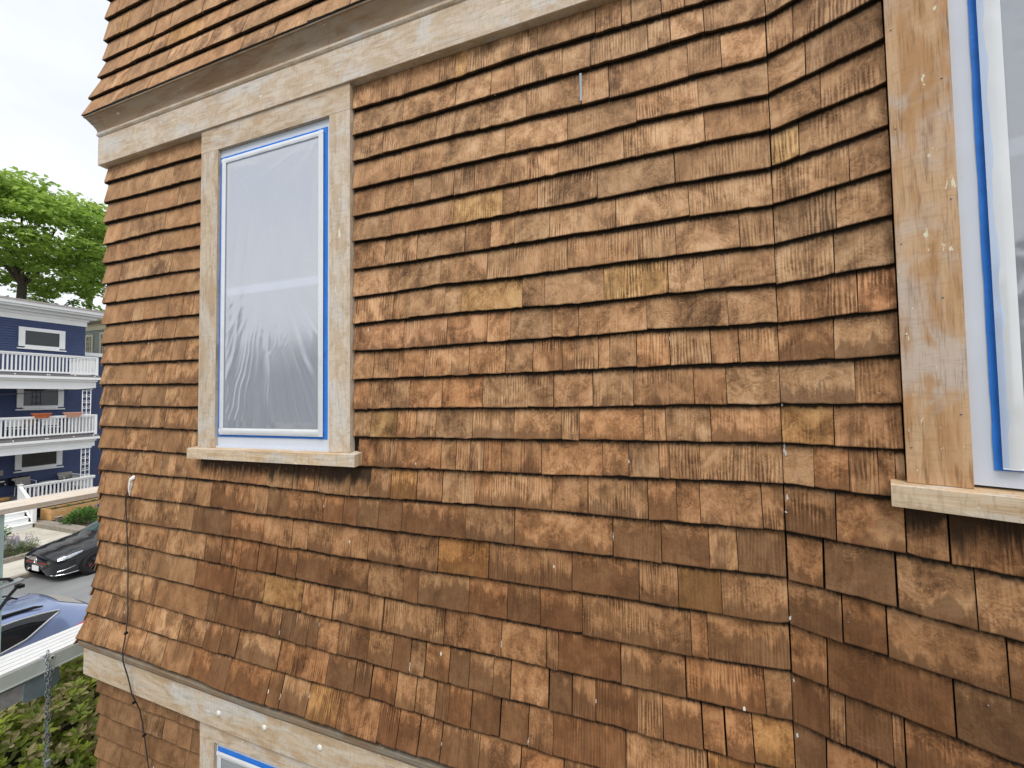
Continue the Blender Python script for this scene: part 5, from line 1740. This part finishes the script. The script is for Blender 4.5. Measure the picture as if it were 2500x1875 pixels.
class Car:
    def __init__(s, st, yf, xc, zg):
        s.st = st; s.yf, s.xc, s.zg = yf, xc, zg
        s.ss = [a[0] for a in st]
        s.nr = len(st[0][1])

    def ring(s, q):
        i = max(0, min(len(s.ss) - 2, int(np.searchsorted(s.ss, q, side='right')) - 1))
        t = (q - s.ss[i]) / (s.ss[i + 1] - s.ss[i])
        t = min(1, max(0, t))
        idx = [max(0, i - 1), i, i + 1, min(len(s.ss) - 1, i + 2)]
        R = []
        for k in range(s.nr):
            h = [s.st[j][1][k] for j in idx]
            # limited slopes keep the hard lines of cowl and roof
            R.append(tuple(h[1][c] + (h[2][c] - h[1][c]) * (t if abs(h[2][c] - h[1][c]) > .2 else t * t * (3 - 2 * t) * .5 + t * .5) for c in (0, 1)))
        return R

    def at(s, q, v, side=1, out=0.0):
        R = s.ring(q)
        k = min(s.nr - 2, int(v)); t = v - k
        p0, p1, p2, p3 = R[max(0, k - 1)], R[k], R[k + 1], R[min(s.nr - 1, k + 2)]
        x = cr(p0[0], p1[0], p2[0], p3[0], t); z = cr(p0[1], p1[1], p2[1], p3[1], t)
        if k == s.nr - 2:
            x = p1[0] * (1 - t) if True else x
            z = p1[1] + (p2[1] - p1[1]) * (1 - (1 - t) ** 2)
        dz = p2[1] - p1[1]; dx = p2[0] - p1[0]; L = sqrt(dx * dx + dz * dz) + 1e-6
        x += out * dz / L; z -= out * dx / L
        return (s.xc + side * x, s.yf + q, s.zg + z)

    def body(s, mb, nq=70, nv=8):
        tot = (s.nr - 1) * nv
        qs = [s.ss[0] + (s.ss[-1] - s.ss[0]) * i / nq for i in range(nq + 1)]
        for side in (1, -1):
            g = [[mb.vert(s.at(q, j / nv, side)) for j in range(tot + 1)] for q in qs]
            for i in range(nq):
                for j in range(tot):
                    f = (g[i][j], g[i + 1][j], g[i + 1][j + 1], g[i][j + 1])
                    mb.face(f if side > 0 else f[::-1])
            for i in (0, nq):
                c = mb.vert((s.xc, s.yf + qs[i], s.zg + (s.ring(qs[i])[0][1] + s.ring(qs[i])[-1][1]) / 2))
                for j in range(tot):
                    mb.face((c, g[i][j], g[i][j + 1]))
        for i in range(nq):
            a, b = s.at(qs[i], 0, 1), s.at(qs[i + 1], 0, 1); c, d = s.at(qs[i + 1], 0, -1), s.at(qs[i], 0, -1)
            mb.face([mb.vert(p) for p in (a, d, c, b)])

    def patch(s, mb, q0, q1, lo, hi, side=1, out=.006, n=24, m=6):
        """panel lying on the body between two curves lo(q), hi(q) of the ring parameter"""
        g = [[mb.vert(s.at(q0 + (q1 - q0) * i / n, lo(q0 + (q1 - q0) * i / n) + (hi(q0 + (q1 - q0) * i / n) - lo(q0 + (q1 - q0) * i / n)) * j / m, side, out)) for j in range(m + 1)] for i in range(n + 1)]
        for i in range(n):
            for j in range(m):
                mb.face((g[i][j], g[i + 1][j], g[i + 1][j + 1], g[i][j + 1]))
        return g

    def line(s, mb, pts, r, side=1, out=.008, n=6):
        mb.tube([s.at(q, v, side, out) for q, v in pts], r, n)


def lin(*pts):
    xs = [p[0] for p in pts]; ys = [p[1] for p in pts]
    return lambda q: float(np.interp(q, xs, ys))


def wheels(t, car, q_list, r, hw, caliper=None):
    for q in q_list:
        for side in (1, -1):
            o = (car.xc + side * (hw - .20), car.yf + q, car.zg + r)
            a = (side, 0, 0)
            w = MB(); w.lathe([(r * .60, 0), (r * .93, 0), (r, .03), (r, .185), (r * .95, .215), (r * .66, .218), (r * .64, .20)], o, a, 32)
            wo = w.build('wheel', M['tyre'], t, smooth=True)
            m_ = MB(); m_.lathe([(r * .66, .19), (r * .64, .212), (r * .60, .205), (r * .58, .11), (.0001, .10)], o, a, 28)
            m_.build('rim', M['black_metal'], wo, smooth=True)
            m_ = MB()
            ax = Vector(a); u = Vector((0, 1, 0)); v = Vector((0, 0, 1)); oo = Vector(o)
            for k in range(10):
                th = 2 * pi * (k // 2) / 5 + (.16 if k % 2 else -.16)
                d = u * cos(th) + v * sin(th)
                m_.tube([oo + ax * .205 + d * r * .08, oo + ax * .212 + d * r * .62], [.020, .016], 5)
            m_.build('spokes', M['black_metal'], wo)
            m_ = MB(); m_.lathe([(.0001, .222), (.028, .218), (.032, .20)], o, a, 12); m_.build('hub_cap', M['chrome'], wo, smooth=True)
            if caliper and q < 2:
                m_ = MB(); m_.box(-.035, .035, -.10, .10, -.05, .05, lambda x, y, z: (o[0] + side * (.15 + x), o[1] - r * .36 + z, o[2] + y * .9)); m_.build('brake_caliper', M['red_paint'], wo, bevel=.01)
            m_ = MB()
            m_.lathe([(r * 1.0, .196), (r * 1.16, .2035), (r * 1.16, .20), (r * .98, .12)], o, a, 30)
            m_.build('wheel_arch', M['black_metal'], t, smooth=True)


# black hatchback parked across the street
hb = thing('hatchback_car', 'black hatchback parked at the far kerb, nose towards the left', 'car', (-16.2, 8.2, -.12))
ST = [(0.00, [(.50, .24), (.60, .30), (.64, .46), (.63, .58), (.60, .645), (.55, .665), (0, .70)]),
      (0.07, [(.66, .20), (.74, .28), (.78, .46), (.765, .60), (.735, .665), (.64, .70), (0, .745)]),
      (0.25, [(.78, .18), (.845, .28), (.865, .48), (.86, .62), (.835, .71), (.70, .765), (0, .805)]),
      (0.60, [(.82, .18), (.875, .28), (.89, .50), (.885, .68), (.86, .79), (.72, .845), (0, .885)]),
      (1.00, [(.82, .18), (.88, .28), (.895, .52), (.89, .74), (.865, .855), (.72, .91), (0, .95)]),
      (1.18, [(.82, .18), (.88, .28), (.895, .54), (.89, .78), (.865, .895), (.74, .955), (0, 1.0)]),
      (1.90, [(.82, .18), (.88, .28), (.895, .56), (.89, .80), (.865, .92), (.585, 1.37), (0, 1.425)]),
      (2.80, [(.82, .18), (.88, .28), (.895, .56), (.89, .82), (.865, .94), (.585, 1.42), (0, 1.475)]),
      (3.70, [(.82, .20), (.88, .30), (.895, .56), (.89, .84), (.865, .96), (.56, 1.36), (0, 1.42)]),
      (4.12, [(.76, .26), (.84, .36), (.86, .60), (.85, .86), (.82, .98), (.62, 1.05), (0, 1.10)]),
      (4.27, [(.62, .34), (.72, .42), (.74, .60), (.73, .80), (.70, .90), (.58, .95), (0, .98)])]
car = Car(ST, 6.12, -16.24, -.12)
mb = MB(); car.body(mb); mb.build('body', M['car_black'], hb, smooth=True)
mb = MB(); car.patch(mb, 1.22, 1.87, lin((0, 5.02), (3, 5.02)), lin((0, 6.0), (3, 6.0)), 1, .006); car.patch(mb, 1.22, 1.87, lin((0, 5.02), (3, 5.02)), lin((0, 6.0), (3, 6.0)), -1, .004); mb.build('windshield', M['windshield'], hb, smooth=True)
for side in (1, -1):
    mb = MB(); car.patch(mb, 1.55, 2.72, lin((1.55, 4.12), (2.72, 4.10)), lin((1.55, 4.35), (2.05, 4.86), (2.72, 4.90)), side); mb.build('side_window', M['car_glass'], hb, smooth=True)
    mb = MB(); car.patch(mb, 2.80, 3.75, lin((2.8, 4.10), (3.75, 4.25)), lin((2.8, 4.90), (3.4, 4.88), (3.75, 4.5)), side); mb.build('side_window', M['car_glass'], hb, smooth=True)
    mb = MB(); car.patch(mb, .10, .56, lin((.10, 3.30), (.3, 3.28), (.56, 3.62)), lin((.10, 3.92), (.3, 4.15), (.56, 3.92)), side, .006, 16, 5); mb.build('headlight', M['lamp_glass'], hb, smooth=True)
    mb = MB(); car.line(mb, [(.095, 3.28), (.2, 3.24), (.3, 3.25), (.45, 3.4), (.56, 3.6)], .008, side); mb.build('headlight_trim', M['chrome'], hb)
    for k in range(3):
        mb = MB(); car.line(mb, [(.10, 1.35 + k * .42), (.25, 1.45 + k * .42), (.42, 1.62 + k * .40)], .011, side, .004); mb.build('vent_blade', M['car_glass' if k else 'chrome'], hb)
    mb = MB(); car.line(mb, [(.03, .55), (.10, .60), (.25, .62), (.55, .62)], .010, side, .012); mb.build('splitter', M['chrome'], hb)
    m_ = MB(); p = car.at(1.62, 4.1, side, .02); m_.box(-.02, .19, -.07, .06, -.02, .13, lambda a, b, c: (p[0] + side * a, p[1] + b, p[2] + c)); m_.build('side_mirror', M['car_black'], hb, bevel=.03)
    mb = MB(); car.line(mb, [(1.30, 4.98), (1.5, 5.0), (1.75, 5.0), (2.0, 4.99), (2.3, 4.98), (2.8, 4.98), (3.4, 4.98), (3.7, 4.97)], .018, side, .0); mb.build('roof_pillar', M['car_black'], hb)
mb = MB()
for i in range(11):
    pass
yy = car.yf - .006
gr = [(-.50, .60), (.50, .60), (.56, .50), (-.56, .50)]
mb.face([mb.vert((car.xc + a, yy - .004, car.zg + b)) for a, b in gr]); mb.build('grille', M['black_metal'], hb)
mb = MB(); mb.tube([(car.xc - .60, yy - .004 + .05, car.zg + .565), (car.xc - .48, yy - .008, car.zg + .555), (car.xc - .09, yy - .012, car.zg + .55)], .006, 6); mb.tube([(car.xc + .09, yy - .012, car.zg + .55), (car.xc + .48, yy - .008, car.zg + .555), (car.xc + .64, yy + .04, car.zg + .565), (car.xc + .74, yy + .13, car.zg + .575)], .006, 6)
mb.build('red_stripe', M['red_paint'], hb)
mb = MB(); c_ = Vector((car.xc, yy - .016, car.zg + .60)); R_ = .068
mb.tube([c_ + Vector((R_ * cos(a * pi / 10), 0, R_ * sin(a * pi / 10))) for a in range(21)], .008, 6, caps=False)
for pts in ([(-.032, .060), (0, .008), (.032, .060)], [(-.062, .025), (-.028, -.055), (0, .002), (.028, -.055), (.062, .025)]):
    mb.tube([c_ + Vector((a, 0, b)) for a, b in pts], .0065, 5)
mb.build('emblem', M['chrome'], hb)
mb = MB(); mb.box(car.xc - .16, car.xc + .16, yy - .022, yy - .008, car.zg + .33, car.zg + .47); mb.build('number_plate', M['paper'], hb, bevel=.004)
mb = MB(); mb.tube([(car.xc + .1, car.yf + 1.36, car.zg + 1.0), (car.xc + .62, car.yf + 1.46, car.zg + 1.01)], .010, 5); mb.tube([(car.xc - .5, car.yf + 1.36, car.zg + 1.0), (car.xc + .02, car.yf + 1.45, car.zg + 1.035)], .010, 5); mb.build('wipers', M['black_metal'], hb)
wheels(hb, car, (.86, 3.48), .32, .895, True)

# blue SUV parked on this side
sv = thing('suv_car', 'metallic blue SUV with black roof rails parked below the scaffold plank', 'car', (-10.3, 2.2, -.12))
ST2 = [(0.00, [(.60, .34), (.68, .42), (.72, .60), (.70, .74), (.66, .82), (.58, .86), (0, .88)]),
       (0.15, [(.74, .28), (.82, .38), (.85, .62), (.84, .80), (.80, .90), (.68, .94), (0, .97)]),
       (0.70, [(.84, .26), (.90, .36), (.92, .64), (.91, .86), (.88, .96), (.74, 1.02), (0, 1.05)]),
       (1.25, [(.86, .26), (.91, .36), (.93, .66), (.92, .92), (.89, 1.02), (.76, 1.08), (0, 1.12)]),
       (2.00, [(.86, .26), (.91, .36), (.93, .68), (.92, .95), (.89, 1.06), (.63, 1.52), (0, 1.59)]),
       (2.60, [(.86, .26), (.91, .36), (.93, .68), (.92, .96), (.89, 1.08), (.64, 1.57), (0, 1.65)]),
       (3.40, [(.86, .26), (.91, .36), (.93, .70), (.92, .98), (.89, 1.10), (.62, 1.56), (0, 1.645)]),
       (3.90, [(.86, .28), (.91, .40), (.93, .72), (.92, 1.00), (.885, 1.12), (.60, 1.50), (0, 1.58)]),
       (4.28, [(.82, .32), (.88, .44), (.90, .74), (.89, 1.00), (.855, 1.11), (.62, 1.29), (0, 1.35)]),
       (4.52, [(.74, .40), (.82, .50), (.85, .74), (.84, .96), (.80, 1.06), (.64, 1.10), (0, 1.14)]),
       (4.62, [(.62, .46), (.70, .56), (.72, .74), (.71, .90), (.68, .98), (.58, 1.01), (0, 1.03)])]
car = Car(ST2, .04, -10.33, -.12)
mb = MB(); car.body(mb, 90); mb.build('body', M['car_blue'], sv, smooth=True)
for side in (1, -1):
    lo = lin((1.45, 4.10), (3.0, 4.10), (3.45, 4.28), (3.86, 4.74)); hi = lin((1.45, 4.16), (2.0, 4.80), (2.6, 4.86), (3.3, 4.86), (3.70, 4.84), (3.86, 4.80))
    mb = MB(); car.patch(mb, 1.45, 3.86, lo, hi, side, .006, 40, 8); mb.build('side_window', M['car_glass'], sv, smooth=True)
    qs = [1.45 + (3.86 - 1.45) * i / 40 for i in range(41)]
    mb = MB(); car.line(mb, [(q, lo(q)) for q in qs], .014, side, .008); car.line(mb, [(q, hi(q)) for q in qs] + [(3.87, 4.77)], .014, side, .008); mb.build('window_trim', M['chrome'], sv, smooth=True)
    mb = MB(); car.line(mb, [(1.95, 5.06), (2.05, 5.10), (2.6, 5.12), (3.2, 5.12), (3.62, 5.10), (3.72, 5.05)], [.012, .028, .03, .03, .026, .012], side, .035, 8); mb.build('roof_rail', M['black_metal'], sv, smooth=True)
    mb = MB(); car.patch(mb, 3.90, 4.50, lin((3.9, 3.86), (4.5, 3.1)), lin((3.9, 3.98), (4.2, 4.15), (4.5, 4.1)), side, .010, 14, 5); mb.build('tail_lamp', M['tail_red'], sv, smooth=True)
    mb = MB(); car.patch(mb, 4.06, 4.34, lin((4.06, 3.80), (4.34, 3.5)), lin((4.06, 3.88), (4.34, 3.74)), side, .015, 8, 3); mb.build('indicator', M['tail_amber'], sv, smooth=True)
    mb = MB(); car.line(mb, [(1.2, 3.5), (2.2, 3.52), (3.2, 3.56), (4.0, 3.6)], .005, side, .0, 5); mb.build('body_crease', M['car_blue'], sv)
mb = MB()
for side in (1, -1):
    car.patch(mb, 3.97, 4.26, lin((3.9, 5.30), (4.3, 5.16)), lin((3.9, 6), (4.3, 6)), side, .005, 12, 8)
mb.build('rear_window', M['grey_panel'], sv, smooth=True)
mb = MB()
for side in (1, -1):
    car.patch(mb, 1.35, 1.98, lin((1, 5.04), (2, 5.04)), lin((1, 6), (2, 6)), side, .005, 12, 8)
mb.build('windshield', M['windshield'], sv, smooth=True)
mb = MB()
for side in (1, -1):
    car.patch(mb, 2.15, 3.0, lin((1, 5.35), (4, 5.35)), lin((1, 6), (4, 6)), side, .004, 12, 8)
mb.build('sunroof', M['grey_panel'], sv, smooth=True)
mb = MB(); p = car.at(3.55, 6, 1, 0); mb.tube([(p[0], p[1] - .09, p[2] + .01), (p[0], p[1] + .02, p[2] + .06), (p[0], p[1] + .09, p[2] + .005)], [.012, .02, .012], 6); mb.build('antenna_fin', M['black_metal'], sv, smooth=True)
mb = MB(); mb.tube([(car.xc - .1, car.yf + 4.30, car.zg + 1.29), (car.xc + .35, car.yf + 4.16, car.zg + 1.36)], .013, 5); mb.build('rear_wiper', M['black_metal'], sv)
wheels(sv, car, (.92, 3.66), .35, .93)

bpy.context.view_layer.update()
